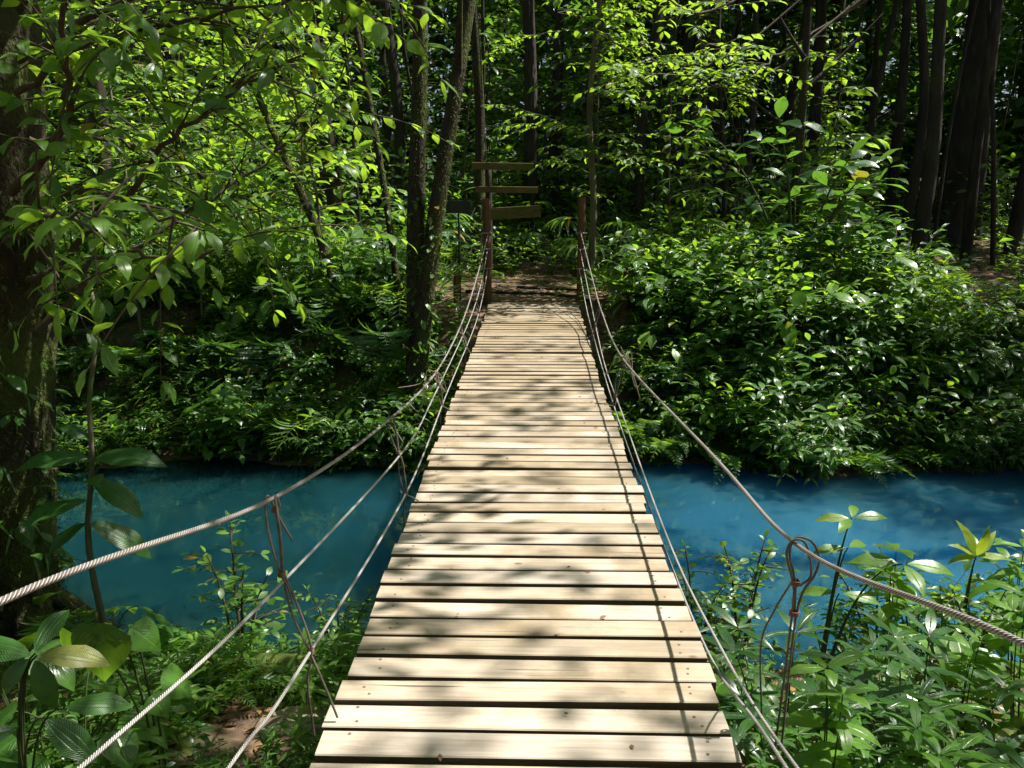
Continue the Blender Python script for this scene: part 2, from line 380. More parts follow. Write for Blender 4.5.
def deck_mat():
    m, nt, out = new_mat('weathered_plank'); L = nt.links.new
    uv = nd(nt, 'ShaderNodeTexCoord'); geo = nd(nt, 'ShaderNodeNewGeometry')
    # per-plank offset so no two planks repeat
    cmb = nd(nt, 'ShaderNodeCombineXYZ'); mu = nd(nt, 'ShaderNodeMath', operation='MULTIPLY', i_1=53.0)
    L(geo.outputs['Random Per Island'], mu.inputs[0]); L(mu.outputs[0], cmb.inputs[0]); L(mu.outputs[0], cmb.inputs[2])
    ad = nd(nt, 'ShaderNodeVectorMath', operation='ADD'); L(uv.outputs['Object'], ad.inputs[0]); L(cmb.outputs[0], ad.inputs[1])
    mp = nd(nt, 'ShaderNodeMapping'); mp.inputs['Scale'].default_value = (1.3, 26, 26); L(ad.outputs[0], mp.inputs[0])
    g = nd(nt, 'ShaderNodeTexNoise', i_Scale=1.6, i_Detail=9, i_Roughness=.6, i_Distortion=.9); L(mp.outputs[0], g.inputs[0])
    rc = ramp(nt, [(.22, (.27, .22, .165)), (.42, (.39, .325, .255)), (.6, (.475, .405, .328)), (.8, (.53, .465, .392))]); L(g.outputs[0], rc.inputs[0])
    # per plank tone
    rp = ramp(nt, [(0, (.66, .64, .56)), (.25, (.86, .83, .76)), (.5, (1.0, .98, .93)), (.75, (.95, .97, 1.0)), (1, (1.10, 1.08, 1.02))]); L(geo.outputs['Random Per Island'], rp.inputs[0])
    m1 = nd(nt, 'ShaderNodeMixRGB', blend_type='MULTIPLY', i_0=1.0); L(rc.outputs[0], m1.inputs[1]); L(rp.outputs[0], m1.inputs[2])
    # damp green-brown dirt in patches, more of it towards the forest end
    n2 = nd(nt, 'ShaderNodeTexNoise', i_Scale=2.3, i_Detail=8, i_Roughness=.65); L(ad.outputs[0], n2.inputs[0])
    sx = nd(nt, 'ShaderNodeSeparateXYZ'); L(uv.outputs['Object'], sx.inputs[0])
    yy = nd(nt, 'ShaderNodeMapRange', i_1=2.0, i_2=8.0, i_3=0.0, i_4=.20); L(sx.outputs[1], yy.inputs[0])
    sm = nd(nt, 'ShaderNodeMath', operation='ADD'); L(n2.outputs[0], sm.inputs[0]); L(yy.outputs[0], sm.inputs[1])
    mr = nd(nt, 'ShaderNodeMapRange', i_1=.47, i_2=.70, i_3=0.0, i_4=.85); L(sm.outputs[0], mr.inputs[0])
    m2 = nd(nt, 'ShaderNodeMixRGB'); m2.inputs[2].default_value = (.225, .17, .10, 1); L(mr.outputs[0], m2.inputs[0]); L(m1.outputs[0], m2.inputs[1])
    # grey weathered streaks that follow the grain, and fine splits
    mps = nd(nt, 'ShaderNodeMapping'); mps.inputs['Scale'].default_value = (.9, 14, 14); L(ad.outputs[0], mps.inputs[0])
    ns = nd(nt, 'ShaderNodeTexNoise', i_Scale=1.0, i_Detail=5, i_Distortion=.4); L(mps.outputs[0], ns.inputs[0])
    ms = nd(nt, 'ShaderNodeMapRange', i_1=.54, i_2=.70, i_3=0.0, i_4=.5); L(ns.outputs[0], ms.inputs[0])
    mg = nd(nt, 'ShaderNodeMixRGB'); mg.inputs[2].default_value = (.23, .205, .17, 1); L(ms.outputs[0], mg.inputs[0]); L(m2.outputs[0], mg.inputs[1]); m2 = mg
    mpc = nd(nt, 'ShaderNodeMapping'); mpc.inputs['Scale'].default_value = (1.6, 70, 70); L(ad.outputs[0], mpc.inputs[0])
    nc = nd(nt, 'ShaderNodeTexNoise', i_Scale=1.0, i_Detail=2, i_Distortion=.3); L(mpc.outputs[0], nc.inputs[0])
    mcr = nd(nt, 'ShaderNodeMapRange', i_1=.70, i_2=.73, i_3=0.0, i_4=.8); L(nc.outputs[0], mcr.inputs[0])
    mk = nd(nt, 'ShaderNodeMixRGB'); mk.inputs[2].default_value = (.07, .05, .03, 1); L(mcr.outputs[0], mk.inputs[0]); L(m2.outputs[0], mk.inputs[1]); m2 = mk
    # small dark knots and spots
    vo = nd(nt, 'ShaderNodeTexVoronoi', i_Scale=7.0); mp2 = nd(nt, 'ShaderNodeMapping'); mp2.inputs['Scale'].default_value = (.7, 1.2, 1); L(ad.outputs[0], mp2.inputs[0]); L(mp2.outputs[0], vo.inputs[0])
    kr = nd(nt, 'ShaderNodeMapRange', i_1=.05, i_2=.11, i_3=.75, i_4=0.0); L(vo.outputs['Distance'], kr.inputs[0])
    vc = nd(nt, 'ShaderNodeMath', operation='GREATER_THAN', i_1=.80); sc = nd(nt, 'ShaderNodeSeparateXYZ'); L(vo.outputs['Color'], sc.inputs[0]); L(sc.outputs[0], vc.inputs[0])
    kk = nd(nt, 'ShaderNodeMath', operation='MULTIPLY'); L(kr.outputs[0], kk.inputs[0]); L(vc.outputs[0], kk.inputs[1])
    m3 = nd(nt, 'ShaderNodeMixRGB'); m3.inputs[2].default_value = (.13, .075, .035, 1); L(kk.outputs[0], m3.inputs[0]); L(m2.outputs[0], m3.inputs[1])
    P = nd(nt, 'ShaderNodeBsdfPrincipled', i_Roughness=.72); P.inputs['Specular IOR Level'].default_value = .3
    L(m3.outputs[0], P.inputs['Base Color'])
    bp = nd(nt, 'ShaderNodeBump', i_Strength=.5, i_Distance=.004); L(g.outputs[0], bp.inputs['Height']); L(bp.outputs[0], P.inputs['Normal'])
    L(P.outputs[0], out.inputs['Surface'])
    return m


M['deck'] = deck_mat()


def ground_mat():
    m, nt, out = new_mat('forest_soil'); L = nt.links.new
    tc = nd(nt, 'ShaderNodeTexCoord')
    n1 = nd(nt, 'ShaderNodeTexNoise', i_Scale=.9, i_Detail=10, i_Roughness=.65); L(tc.outputs['Object'], n1.inputs[0])
    r1 = ramp(nt, [(.3, (.035, .022, .013)), (.5, (.075, .045, .026)), (.7, (.135, .080, .048))]); L(n1.outputs[0], r1.inputs[0])
    vo = nd(nt, 'ShaderNodeTexVoronoi', i_Scale=22.0, i_Randomness=1.0); L(tc.outputs['Object'], vo.inputs[0])
    sv = nd(nt, 'ShaderNodeSeparateXYZ'); L(vo.outputs['Color'], sv.inputs[0])
    r2 = ramp(nt, [(0, (.05, .03, .018)), (.5, (.11, .065, .035)), (.85, (.20, .12, .06)), (1, (.26, .18, .09))]); L(sv.outputs[1], r2.inputs[0])
    mx = nd(nt, 'ShaderNodeMixRGB', i_0=.5); L(r1.outputs[0], mx.inputs[1]); L(r2.outputs[0], mx.inputs[2])
    n3 = nd(nt, 'ShaderNodeTexNoise', i_Scale=1.7, i_Detail=8); L(tc.outputs['Object'], n3.inputs[0])
    mr = nd(nt, 'ShaderNodeMapRange', i_1=.54, i_2=.66, i_3=0.0, i_4=.7); L(n3.outputs[0], mr.inputs[0])
    m2 = nd(nt, 'ShaderNodeMixRGB'); m2.inputs[2].default_value = (.045, .06, .016, 1); L(mr.outputs[0], m2.inputs[0]); L(mx.outputs[0], m2.inputs[1])
    P = nd(nt, 'ShaderNodeBsdfPrincipled', i_Roughness=.9); L(m2.outputs[0], P.inputs['Base Color'])
    n4 = nd(nt, 'ShaderNodeTexNoise', i_Scale=14.0, i_Detail=9); L(tc.outputs['Object'], n4.inputs[0])
    bp = nd(nt, 'ShaderNodeBump', i_Strength=.9, i_Distance=.04); L(n4.outputs[0], bp.inputs['Height']); L(bp.outputs[0], P.inputs['Normal'])
    L(P.outputs[0], out.inputs['Surface'])
    return m


def water_mat():
    m, nt, out = new_mat('milky_blue_water'); L = nt.links.new
    tc = nd(nt, 'ShaderNodeTexCoord')
    n0 = nd(nt, 'ShaderNodeTexNoise', i_Scale=.35, i_Detail=3); L(tc.outputs['Object'], n0.inputs[0])
    sx = nd(nt, 'ShaderNodeSeparateXYZ'); L(tc.outputs['Object'], sx.inputs[0])
    # darker teal left, brighter blue right: shade and sun put into the colour
    ad = nd(nt, 'ShaderNodeMath', operation='MULTIPLY_ADD', i_1=.10); L(sx.outputs[0], ad.inputs[0]); L(n0.outputs[0], ad.inputs[2])
    rc = ramp(nt, [(.22, (.003, .022, .028)), (.50, (.006, .046, .074)), (.85, (.017, .092, .165))]); L(ad.outputs[0], rc.inputs[0])
    P = nd(nt, 'ShaderNodeBsdfPrincipled', i_Roughness=.05, i_IOR=1.33)
    L(rc.outputs[0], P.inputs['Base Color'])
    P.inputs['Subsurface Weight'].default_value = 1.0
    P.inputs['Subsurface Radius'].default_value = (.15, .5, .8); P.inputs['Subsurface Scale'].default_value = 6.0
    n1 = nd(nt, 'ShaderNodeTexNoise', i_Scale=3.2, i_Detail=4, i_Distortion=.5)
    mp = nd(nt, 'ShaderNodeMapping'); mp.inputs['Scale'].default_value = (.7, 1.6, 1); L(tc.outputs['Object'], mp.inputs[0]); L(mp.outputs[0], n1.inputs[0])
    bp = nd(nt, 'ShaderNodeBump', i_Strength=.045, i_Distance=.04); L(n1.outputs[0], bp.inputs['Height']); L(bp.outputs[0], P.inputs['Normal'])
    L(P.outputs[0], out.inputs['Surface'])
    return m


M['ground'] = ground_mat(); M['water'] = water_mat()
mlit = leaf_mat('dead_leaf', (.07, .035, .016), (.24, .13, .055), (.3, .16, .05), .7, .15, vein=False, dead=.9)
M['litter'] = mlit

# ------------------------------------------------------------------ terrain
WZ = -1.55


def yn(x): return 4.55 + .22 * np.sin(.9 * x + .5) + .12 * np.sin(2.7 * x) + .10 * np.abs(x)
def yf(x): return 8.95 + .20 * np.sin(1.3 * x) + .10 * np.sin(3.1 * x + 1) - .015 * np.abs(x)
def sstep(t):
    t = np.clip(t, 0, 1); return t * t * (3 - 2 * t)


def ground(x, y):
    x = np.asarray(x, float); y = np.asarray(y, float)
    a, f = yn(x), yf(x)
    s1 = np.maximum(a - y, 0)
    near = WZ + 1.30 * (1 - np.exp(-s1 / 3.0)) + .02 * s1
    d = np.minimum(y - a, f - y)
    bed = WZ - .8 * sstep(d / .9)
    s2 = np.maximum(y - f, 0)
    bump = .07 * np.sin(1.7 * x + .6 * y) * np.sin(1.3 * y + .4 * x) + .04 * np.sin(4.1 * x + 1) * np.sin(3.7 * y)
    far = WZ + 1.58 * sstep(s2 / 1.75) + .045 * np.minimum(s2, 60)
    path = np.exp(-(x / .9) ** 2) * sstep((y - 10) / .7)
    z = np.where(y < a, near + bump * np.minimum(s1, 1), np.where(y > f, far + bump * np.minimum(s2, 1) * (1 - path), bed))
    return z


def gz(x, y): return float(ground(x, y))


xs = np.r_[-400, -200, -100, -60, np.arange(-40, -12, 2.0), np.arange(-12, 12.01, .16), np.arange(14, 41, 2.0), 60, 100, 200, 400]
ys = np.r_[-300, -150, -60, -30, -15, -8, np.arange(-5, 16.01, .16), np.arange(17, 30, 1.0), np.arange(30, 70, 4.0), 100, 200, 400]
X, Y = np.meshgrid(xs, ys, indexing='ij')
Z = ground(X, Y)
b = B(); n1, n2 = X.shape
i = np.arange(n1 - 1)[:, None]; j = np.arange(n2 - 1)[None]
b.add(np.stack([X, Y, Z], -1), np.stack([i * n2 + j, (i + 1) * n2 + j, (i + 1) * n2 + j + 1, i * n2 + j + 1], -1), np.stack([X, Y], -1))
obj('ground', b.mesh('ground', M['ground']), kind='structure')

# water: a closed slab that the banks cut
b = B()
wx = np.arange(-60, 60.1, 2.0)
bot = WZ - 1.3
V = []
for x in wx:
    V += [[x, float(yn(x)) - 1.2, WZ], [x, float(yf(x)) + .9, WZ], [x, float(yf(x)) + .9, bot], [x, float(yn(x)) - 1.2, bot]]
F = []
for k in range(len(wx) - 1):
    for q in range(4):
        F.append([k * 4 + q, (k + 1) * 4 + q, (k + 1) * 4 + (q + 1) % 4, k * 4 + (q + 1) % 4])
F.append([0, 1, 2, 3]); e = (len(wx) - 1) * 4; F.append([e + 3, e + 2, e + 1, e])
b.add(V, F, np.zeros((len(V), 2)))
obj('river_water', b.mesh('river_water', M['water'], smooth=False), kind='structure')

# ------------------------------------------------------------------ the footbridge
HALF = .592


def dz(y): return np.interp(y, [-2, 0, 6.3, 7.3, 8.6, 9.8, 10.9], [.12, .0, .0, .03, .075, .115, .155])
def dx(y): return np.interp(y, [0, 6, 11], [0, 0, .055])


bridge = bpy.data.objects.new('suspension_footbridge', None); COL.objects.link(bridge)
bridge['label'] = 'narrow wooden plank footbridge hung on steel cables over the blue river'
bridge['category'] = 'footbridge'

deck = B()
PITCH = .129
y = -1.9; k = 0
while y < 10.87:
    w = R.uniform(.101, .109) if R.random() > .15 else R.uniform(.095, .102)
    L_ = 2 * HALF + R.uniform(-.010, .008)
    zt = float(dz(y)) - .020 + R.normal(0, .0025)
    rot = rotm(R.normal(0, .018), R.normal(0, .0035), R.normal(0, .006) + .003)
    c = np.array([float(dx(y)) + R.normal(0, .006), y, zt])
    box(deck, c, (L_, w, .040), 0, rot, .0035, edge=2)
    for sx in (-1, 1):
        for q in (-.25, .25):
            if R.random() < .8:
                p = c + rot @ np.array([sx * (HALF - .085 + R.normal(0, .01)), q * w + R.normal(0, .008), .0202])
                tube(deck, [p - [0, 0, .004], p + [0, 0, .0012]], [.0056, .005], 1, 7, caps=True)
    y += PITCH; k += 1
obj('deck', deck.mesh('deck', [M['deck'], M['nail'], M['shaded_edge']], smooth=False), bridge)


def cable(name, P, r, mat, n=60, sides=8):
    b = B(); tube(b, spline(P, n), r, 0, sides, seam=True); return obj(name, b.mesh(name, mat), bridge)


# left and right hand cables (from behind the viewer to the far posts)
HL = [(-.90, -1.8, 1.02), (-.84, .2, 1.0), (-.80, 1.1, .905), (-.76, 2.23, .635), (-.72, 3.69, .434), (-.69, 5.74, .263), (-.675, 8.0, .32), (-.62, 9.6, .66), (-.565, 10.86, 1.05)]
HR = [(.92, -1.8, 1.0), (.86, .2, .98), (.82, 1.2, .788), (.76, 2.09, .554), (.755, 3.14, .478), (.70, 5.98, .337), (.715, 7.9, .41), (.73, 9.2, .56), (.665, 10.86, 1.10)]
ML = [(-.84, -1.8, .7), (-.79, .4, .70), (-.76, 1.18, .555), (-.72, 2.01, .43), (-.66, 4.04, .214), (-.66, 5.4, .18), (-.645, 8.5, .25), (-.60, 9.8, .5), (-.575, 10.86, .84)]
LL = [(-.75, -1.8, .4), (-.69, .5, .40), (-.66, 1.535, .275), (-.64, 1.99, .22), (-.63, 3.97, .03), (-.635, 6.03, .055), (-.60, 8.5, .16), (-.585, 9.8, .32), (-.575, 10.86, .58)]
MR = [(.86, -1.8, .6), (.78, .5, .36), (.68, 1.76, .105), (.645, 2.5, .03), (.64, 3.5, -.02), (.655, 5.5, .03), (.66, 7.0, .10), (.70, 9.2, .35), (.665, 10.86, .86)]
LR = [(.74, -1.8, .35), (.68, .6, .27), (.635, 1.8, .125), (.625, 2.6, -.04), (.625, 4.2, -.05), (.64, 6.2, .0), (.655, 8.4, .16), (.665, 9.6, .30), (.66, 10.86, .60)]
cable('handrail_cable', HL, .0064, M['cable'], 90, 10)
cable('handrail_cable', HR, .0064, M['cable'], 90, 10)
for P in (ML, LL, MR, LR): cable('side_cable', P, .0047, M['thin_cable'], 80)
for sx in (-.46, .46):
    cable('bearer_cable', [(sx, yy, float(dz(yy)) - .054) for yy in np.linspace(-1.9, 10.8, 14)], .012, M['cable'], 40)


def at(P, y):
    S = spline(P, 200); return np.array([np.interp(y, S[:, 1], S[:, c]) for c in range(3)])


def binding(p, axis, r, parent, n=4):
    b = B(); axis = unit(np.array(axis, float))
    t = np.linspace(0, n * 2 * pi, n * 12)
    ref = unit(np.cross(axis, [0.3, .9, .2])); r2 = np.cross(axis, ref)
    pts = p + np.outer(np.cos(t), ref) * r + np.outer(np.sin(t), r2) * r + np.outer((t / t[-1] - .5) * n * .0038, axis)
    tube(b, pts, .0019, 0, 5, caps=True)
    return obj('wire_binding', b.mesh('wire_binding', M['copper']), parent)


def hanger(H, Mi, Lo, yv, sgn, style=0):
    h = at(H, yv); m = at(Mi, yv - .06); l = at(Lo, yv - .1)
    b = B(); r = .0036
    if style == 'right':   # loop and two straight falls to the bearer below the deck
        k1 = h + [-.003, -.02, -.105]; k2 = h + [.004, -.01, -.205]; foot = h + [-.006, 0, -.66]
        tube(b, spline([foot + [-.008, 0, 0], k2 + [-.006, 0, 0], k1 + [-.008, 0, 0], h + [-.028, 0, -.03], h + [-.012, .004, .012], h + [.022, -.004, .006], k1 + [.042, 0, .025], k1 + [.012, 0, -.01]], 40), r, 0, 7)
        tube(b, spline([foot + [.010, 0, 0], k2 + [.007, 0, 0], h + [.06, .012, -.10], h + [.068, .01, -.045], h + [.042, .006, .008], h + [.0, .012, .016], h + [-.016, .012, -.03], k1 + [.0, .004, 0], k2 + [.002, .004, 0]], 44), r, 0, 7)
        tube(b, spline([k1 + [-.006, .01, 0], k2 + [-.04, .05, -.02], h + [-.055, .08, -.36], foot + [-.03, .08, .06]], 20), r * .85, 0, 6)
        ks = [(k1, .0115), (k2, .0125)]
    else:
        k1 = h + [.012, 0, -.03]; k2 = m + [-.006, 0, .02]; k3 = l + [0, .0, .0]
        tube(b, spline([k2 + [-.006, 0, 0], h * .45 + k2 * .55 + [-.018, 0, 0], h + [-.012, -.012, -.03], h + [-.008, 0, .0125], h + [.004, .012, -.02], h * .6 + k2 * .4 + [.010, .006, 0], k2], 36), r, 0, 7)
        tube(b, spline([k2 + [.004, 0, 0], h * .5 + k2 * .5 + [.014, 0, 0], h + [.020, -.01, -.02], h + [.016, .002, .0125], h + [.022, .014, -.02], k1 + [.004, .012, -.02], h + [.065, -.02, -.12]], 36), r, 0, 7)
        dirx = -sgn
        leg = np.array([dirx * (abs(l[0]) - HALF + .03), -.03, -l[2] + float(dz(yv)) + .01])
        tube(b, spline([k2, k2 * .5 + k3 * .5 + [-.014, 0, 0], k3 + [-.004, -.006, .01], k3 + leg * .55, k3 + leg], 26), r, 0, 7)
        tube(b, spline([k2 + [.006, 0, 0], k2 * .5 + k3 * .5 + [.012, 0, 0], k3 + [.005, -.006, .01], k3 + [-.012, -.01, -.10], k3 + [-.004, .0, -.30]], 26), r, 0, 7)
        tube(b, spline([k2 + [.003, -.01, 0], k2 + [.022, -.015, -.04], k2 + [.032, -.02, -.085]], 10), r * .9, 0, 6)
        ks = [(k1, .009), (k2, .0105), (k3, .0095)]
    me = b.mesh('hanger', M['cord'])
    o = obj('hanger', me, bridge)
    for p, rr in ks: binding(p, (0.05, 0, 1), rr, o)
    return o


for yv in (2.2, 3.95, 5.72, 7.7, 9.3): hanger(HL, ML, LL, yv, -1)
hanger(HR, MR, LR, 2.12, 1, 'right')
for yv in (5.95, 8.3): hanger(HR, MR, LR, yv, 1)
# frayed cord ends tied round the hand cables
for base in (at(HL, 5.72), at(HR, 5.95)):
    b = B()
    for q in range(6):
        a = R.uniform(0, 2 * pi); l = R.uniform(.12, .3); d = np.array([cos(a) * .5, sin(a) * .6, R.uniform(-1, .2)])
        tube(b, spline([base + R.normal(0, .01, 3), base + d * l * .5 + [0, 0, .03], base + d * l + [0, 0, -.06], base + d * l * 1.1 + R.normal(0, .05, 3)], 14), .0035, 0, 5)
    for q in range(5):
        t = np.linspace(0, 2 * pi, 14); tube(b, base + np.stack([np.cos(t) * .016, (q - 2) * .008 + 0 * t, np.sin(t) * .016], 1), .0035, 0, 5)
    obj('cord_knot', b.mesh('cord_knot', M['pale_cord']), bridge)
# end posts
for (px, top) in ((-.585, 1.52), (.69, 1.54)):
    b = B(); yb = 10.92
    pts = spline([(px, yb, -.15), (px + .004, yb, .6), (px - .006, yb - .01, top)], 16)
    tube(b, pts, np.linspace(.062, .054, 16), 0, 10, .07, caps=True)
    p = obj('post', b.mesh('post', M['post']), bridge)
    b = B()
    for z0 in (1.06, .85, .59):
        t = np.linspace(0, 4 * pi, 30); tube(b, np.stack([px + .064 * np.cos(t), yb + .064 * np.sin(t), z0 + t * .0012], 1), .0055, 0, 6)
    obj('cable_wrap', b.mesh('cable_wrap', M['thin_cable']), p)
# abutment sill at the far end
b = B(); box(b, (.05, 10.98, .075), (1.7, .14, .15), 0, rotm(0, .01, .02), .01)
obj('sill_beam', b.mesh('sill_beam', M['post'], smooth=False), bridge)

# short posts beside the far end
for (px, py, h, r, lab) in ((-1.0, 10.75, .52, .045, 'short dark stump of a post left of the bridge end'), (1.25, 10.6, .50, .05, 'short dark stump of a post among leaves right of bridge end')):
    b = B(); g = gz(px, py)
    tube(b, spline([(0, 0, -.2), (.01, 0, h * .5), (.02, .01, h)], 8), [r, r, r * .98, r * .97, r * .96, r * .95, r * .95, r * .9], 0, 9, .1, caps=True)
    obj('stump_post', b.mesh('stump_post', M['post']), None, (px, py, g), label=lab, cat='post')


# trail sign with three boards
def board(b, c, L_, h, tilt, point=True):
    V = []; ring = [(-L_ / 2, -h / 2), (L_ / 2 - h * .45, -h / 2), (L_ / 2, 0), (L_ / 2 - h * .45, h / 2), (-L_ / 2, h / 2), (-L_ / 2 + .03, 0)]
    box(b, c, (L_, .03, h), 0, rotm(0, tilt, 0), .004)


sx0, sy0 = -.68, 13.2
g = gz(sx0, sy0)
sign = bpy.data.objects.new('trail_sign', None); COL.objects.link(sign); sign.location = (sx0, sy0, g)
sign['label'] = 'mossy trail signpost with three long boards behind the left bridge post'; sign['category'] = 'signpost'
b = B(); tube(b, spline([(0, 0, -.2), (.01, .0, .8), (0, .01, 1.85)], 10), .055, 0, 9, .08, caps=True)
obj('post', b.mesh('sign_post', M['bark']), sign)
for (zc, L_, h, tl, xo) in ((2.02 - g, .98, .11, .015, .24), (1.66 - g, 1.0, .10, .01, .30), (1.30 - g, .94, .19, -.06, .37)):
    b = B(); box(b, (xo, -.085, zc), (L_, .035, h), 0, rotm(0, tl, 0), .005)
    o = obj('board', b.mesh('sign_board', M['sign'], smooth=False), sign)
# dark plate on a thin pole
px, py = -.99, 11.3; g = gz(px, py)
ds = bpy.data.objects.new('plate_sign', None); COL.objects.link(ds); ds.location = (px, py, g)
ds['label'] = 'small dark plate on a thin pole left of the bridge post'; ds['category'] = 'sign'
b = B(); tube(b, [(0, 0, -.2), (0, 0, .6), (0, 0, 1.36)], .018, 0, 7, caps=True); obj('pole', b.mesh('sign_pole', M['dark_sign']), ds)
b = B(); box(b, (0, -.025, 1.30), (.34, .02, .17), 0, None, .003); obj('plate', b.mesh('sign_plate', M['dark_sign'], smooth=False), ds)


# ------------------------------------------------------------------ plant prototypes
PROT = {}


def proto(key, name, cat, parts):
    """parts: list of (part name, mesh); prototypes are used up by the first placement"""
    PROT[key] = dict(name=name, cat=cat, parts=parts, first=None)


def place(key, x, y, s=1.0, rz=None, label='', group=None, z=None, tilt=0.0):
    p = PROT[key]
    rz = R.uniform(0, 2 * pi) if rz is None else rz
    z = gz(x, y) - .02 if z is None else z
    rot = (R.normal(0, tilt), R.normal(0, tilt), rz)
    if p['first'] is None:
        if len(p['parts']) == 1:
            o = obj(p['name'], p['parts'][0][1], None, (x, y, z), rot, s, label, p['cat'], group)
        else:
            o = obj(p['name'], None, None, (x, y, z), rot, s, label, p['cat'], group)
            for pn, me in p['parts']: obj(pn, me, o)
        p['first'] = o
        return o
    return copy_thing(p['first'], (x, y, z), rot, s, label, group)


def shrub(h, nst, spread, T, ll, sp, mleaf, mstem='stem', up=.1, twl=.4, tw=7, opp=False, jit=.25):
    bs, bl = B(), B()
    for q in range(nst):
        a = 2 * pi * (q + R.uniform(-.3, .3)) / nst; rr = spread * R.uniform(.35, 1)
        e = np.array([cos(a) * rr, sin(a) * rr, h * R.uniform(.65, 1)])
        pts = bez((cos(a) * .03, sin(a) * .03, -.08), (e[0] * .25, e[1] * .25, e[2] * .65), e, 9)
        tube(bs, pts, np.linspace(.006 + .007 * h, .003, 9), 0, 5)
        along(bl, T, pts, sp * 1.4, ll, 0, .3, up, .5, jit, opp)
        for t in np.linspace(.25, .97, tw):
            p = pts[int(t * 8)]; az = a + R.normal(0, 1.3)
            l = twl * h * R.uniform(.5, 1.1) * (1.15 - .6 * t)
            d = np.array([cos(az), sin(az), R.uniform(.1, .6)])
            tp = bez(p, p + d * l * .6, p + d * l + [0, 0, -.15 * l], 6)
            tube(bs, tp, np.linspace(.004, .0018, 6), 0, 4)
            along(bl, T, tp, sp, ll * R.uniform(.5, 1.3), 0, .15, up, .5, jit, opp)
    return bs, bl


def two(key, name, cat, bs, bl, mstem, mleaf, merge=False):
    if merge:   # seen only from far: one mesh
        bl.v += bs.v; off = bl.n
        bl.f += [f + off for f in bs.f]; bl.uv += bs.uv; bl.m += [np.full(len(f), 1, np.int32) for f in bs.f]; bl.n += bs.n
        proto(key, name, cat, [('foliage', bl.mesh(key, [M[mleaf], M[mstem]]))])
    else:
        proto(key, name, cat, [('stems', bs.mesh(key + '_stems', M[mstem])), ('foliage', bl.mesh(key + '_foliage', M[mleaf]))])


def herb(h, nst, spread, T, ll, nodes, top=6):
    bs, bl = B(), B()
    for q in range(nst):
        a = R.uniform(0, 2 * pi); rr = spread * R.uniform(.1, 1)
        b0 = np.array([cos(a) * rr * .5, sin(a) * rr * .5, -.05]); hh = h * R.uniform(.6, 1)
        pts = bez(b0, b0 + [cos(a) * rr * .1, sin(a) * rr * .1, hh * .6], b0 + [cos(a) * rr * .6, sin(a) * rr * .6, hh], 7)
        tube(bs, pts, np.linspace(.005, .0025, 7), 0, 5)
        for k in range(nodes):
            t = .3 + .68 * k / nodes; p = np.array([np.interp(t, np.linspace(0, 1, 7), pts[:, c]) for c in range(3)])
            a0 = k * 1.57 + R.normal(0, .3) + q
            for s in (0, pi):
                put(bl, T, p, [cos(a0 + s), sin(a0 + s), R.uniform(-.1, .45)], [0, 0, 1], ll * R.uniform(.7, 1.1) * (.75 + .4 * t))
        for k in range(top):
            a0 = 2 * pi * k / top + R.normal(0, .2)
            put(bl, T, pts[-1], [cos(a0), sin(a0), R.uniform(.05, .7)], [-cos(a0) * .3, -sin(a0) * .3, 1], ll * R.uniform(.6, 1.05))
    return bs, bl


def fern(L_, nf, lp, npin, T, rise=.95, fall=.85, wl=1.0):
    bs, bl = B(), B()
    for q in range(nf):
        a = 2 * pi * q / nf + R.normal(0, .25); l = L_ * R.uniform(.7, 1.1); rs = rise * R.uniform(.7, 1.2)
        t = np.linspace(0, 1, 12)
        out = l * .85 * t; z = l * (rs * t - fall * t * t) + .02
        pts = np.stack([cos(a) * out, sin(a) * out, z], 1); pts[:, :2] += np.outer(t * t, [-sin(a), cos(a)]) * l * R.normal(0, .12)
        tube(bs, pts, np.linspace(.006, .0015, 12), 0, 4)
        u = np.linspace(.12, .99, npin)
        p = np.stack([np.interp(u, t, pts[:, c]) for c in range(3)], 1)
        tg = unit(np.stack([np.interp(u, t, np.gradient(pts[:, c])) for c in range(3)], 1))
        sd = unit(np.cross(tg, [0, 0, 1.0]))
        ln = lp * np.sin(pi * (.14 + .84 * u ** .8)) * R.uniform(.9, 1.08, npin)
        for s in (-1, 1):
            D = sd * s + tg * .45 + R.normal(0, .06, (npin, 3)) + [0, 0, -.1]
            put(bl, T, p, D, np.cross(tg, -sd) * -1 + R.normal(0, .12, (npin, 3)) + [0, 0, .8], ln, wl)
    return bs, bl


def hearts(n, hl, h, spread, T, mat, down=.55, mats=None):
    bs, bl = B(), B()
    for q in range(n):
        a = 2 * pi * q / n * 1.9 + R.normal(0, .3); hh = h * R.uniform(.4, 1.05); rr = spread * R.uniform(.4, 1)
        e = np.array([cos(a) * rr, sin(a) * rr, hh])
        pts = bez((cos(a) * .02, sin(a) * .02, -.05), (e[0] * .3, e[1] * .3, hh * .95), e, 8)
        tube(bs, pts, np.linspace(.0055, .0035, 8), 0, 5)
        put(bl, T, e, [cos(a), sin(a), -down * R.uniform(.4, 1.4)], np.array([cos(a) * .5, sin(a) * .5, 1]) + R.normal(0, .2, 3), hl * R.uniform(.7, 1.15))
    return bs, bl


def fans(n, L_, h):
    """understory palm/cyclanth: petioles that carry drooping fan blades"""
    bs, bl = B(), B()
    for q in range(n):
        a = 2 * pi * q / n + R.normal(0, .3); hh = h * R.uniform(.6, 1.1); rr = h * R.uniform(.35, .8)
        e = np.array([cos(a) * rr, sin(a) * rr, hh])
        pts = bez((0, 0, 0), (e[0] * .25, e[1] * .25, hh), e, 8); tube(bs, pts, np.linspace(.009, .005, 8), 0, 5)
        for k in np.linspace(-1.2, 1.2, 9):
            aa = a + k
            put(bl, T_SLL, e, [cos(aa), sin(aa), .15], [0, 0, 1], L_ * R.uniform(.85, 1.1) * (1 - .12 * abs(k)), 1.5)
    return bs, bl


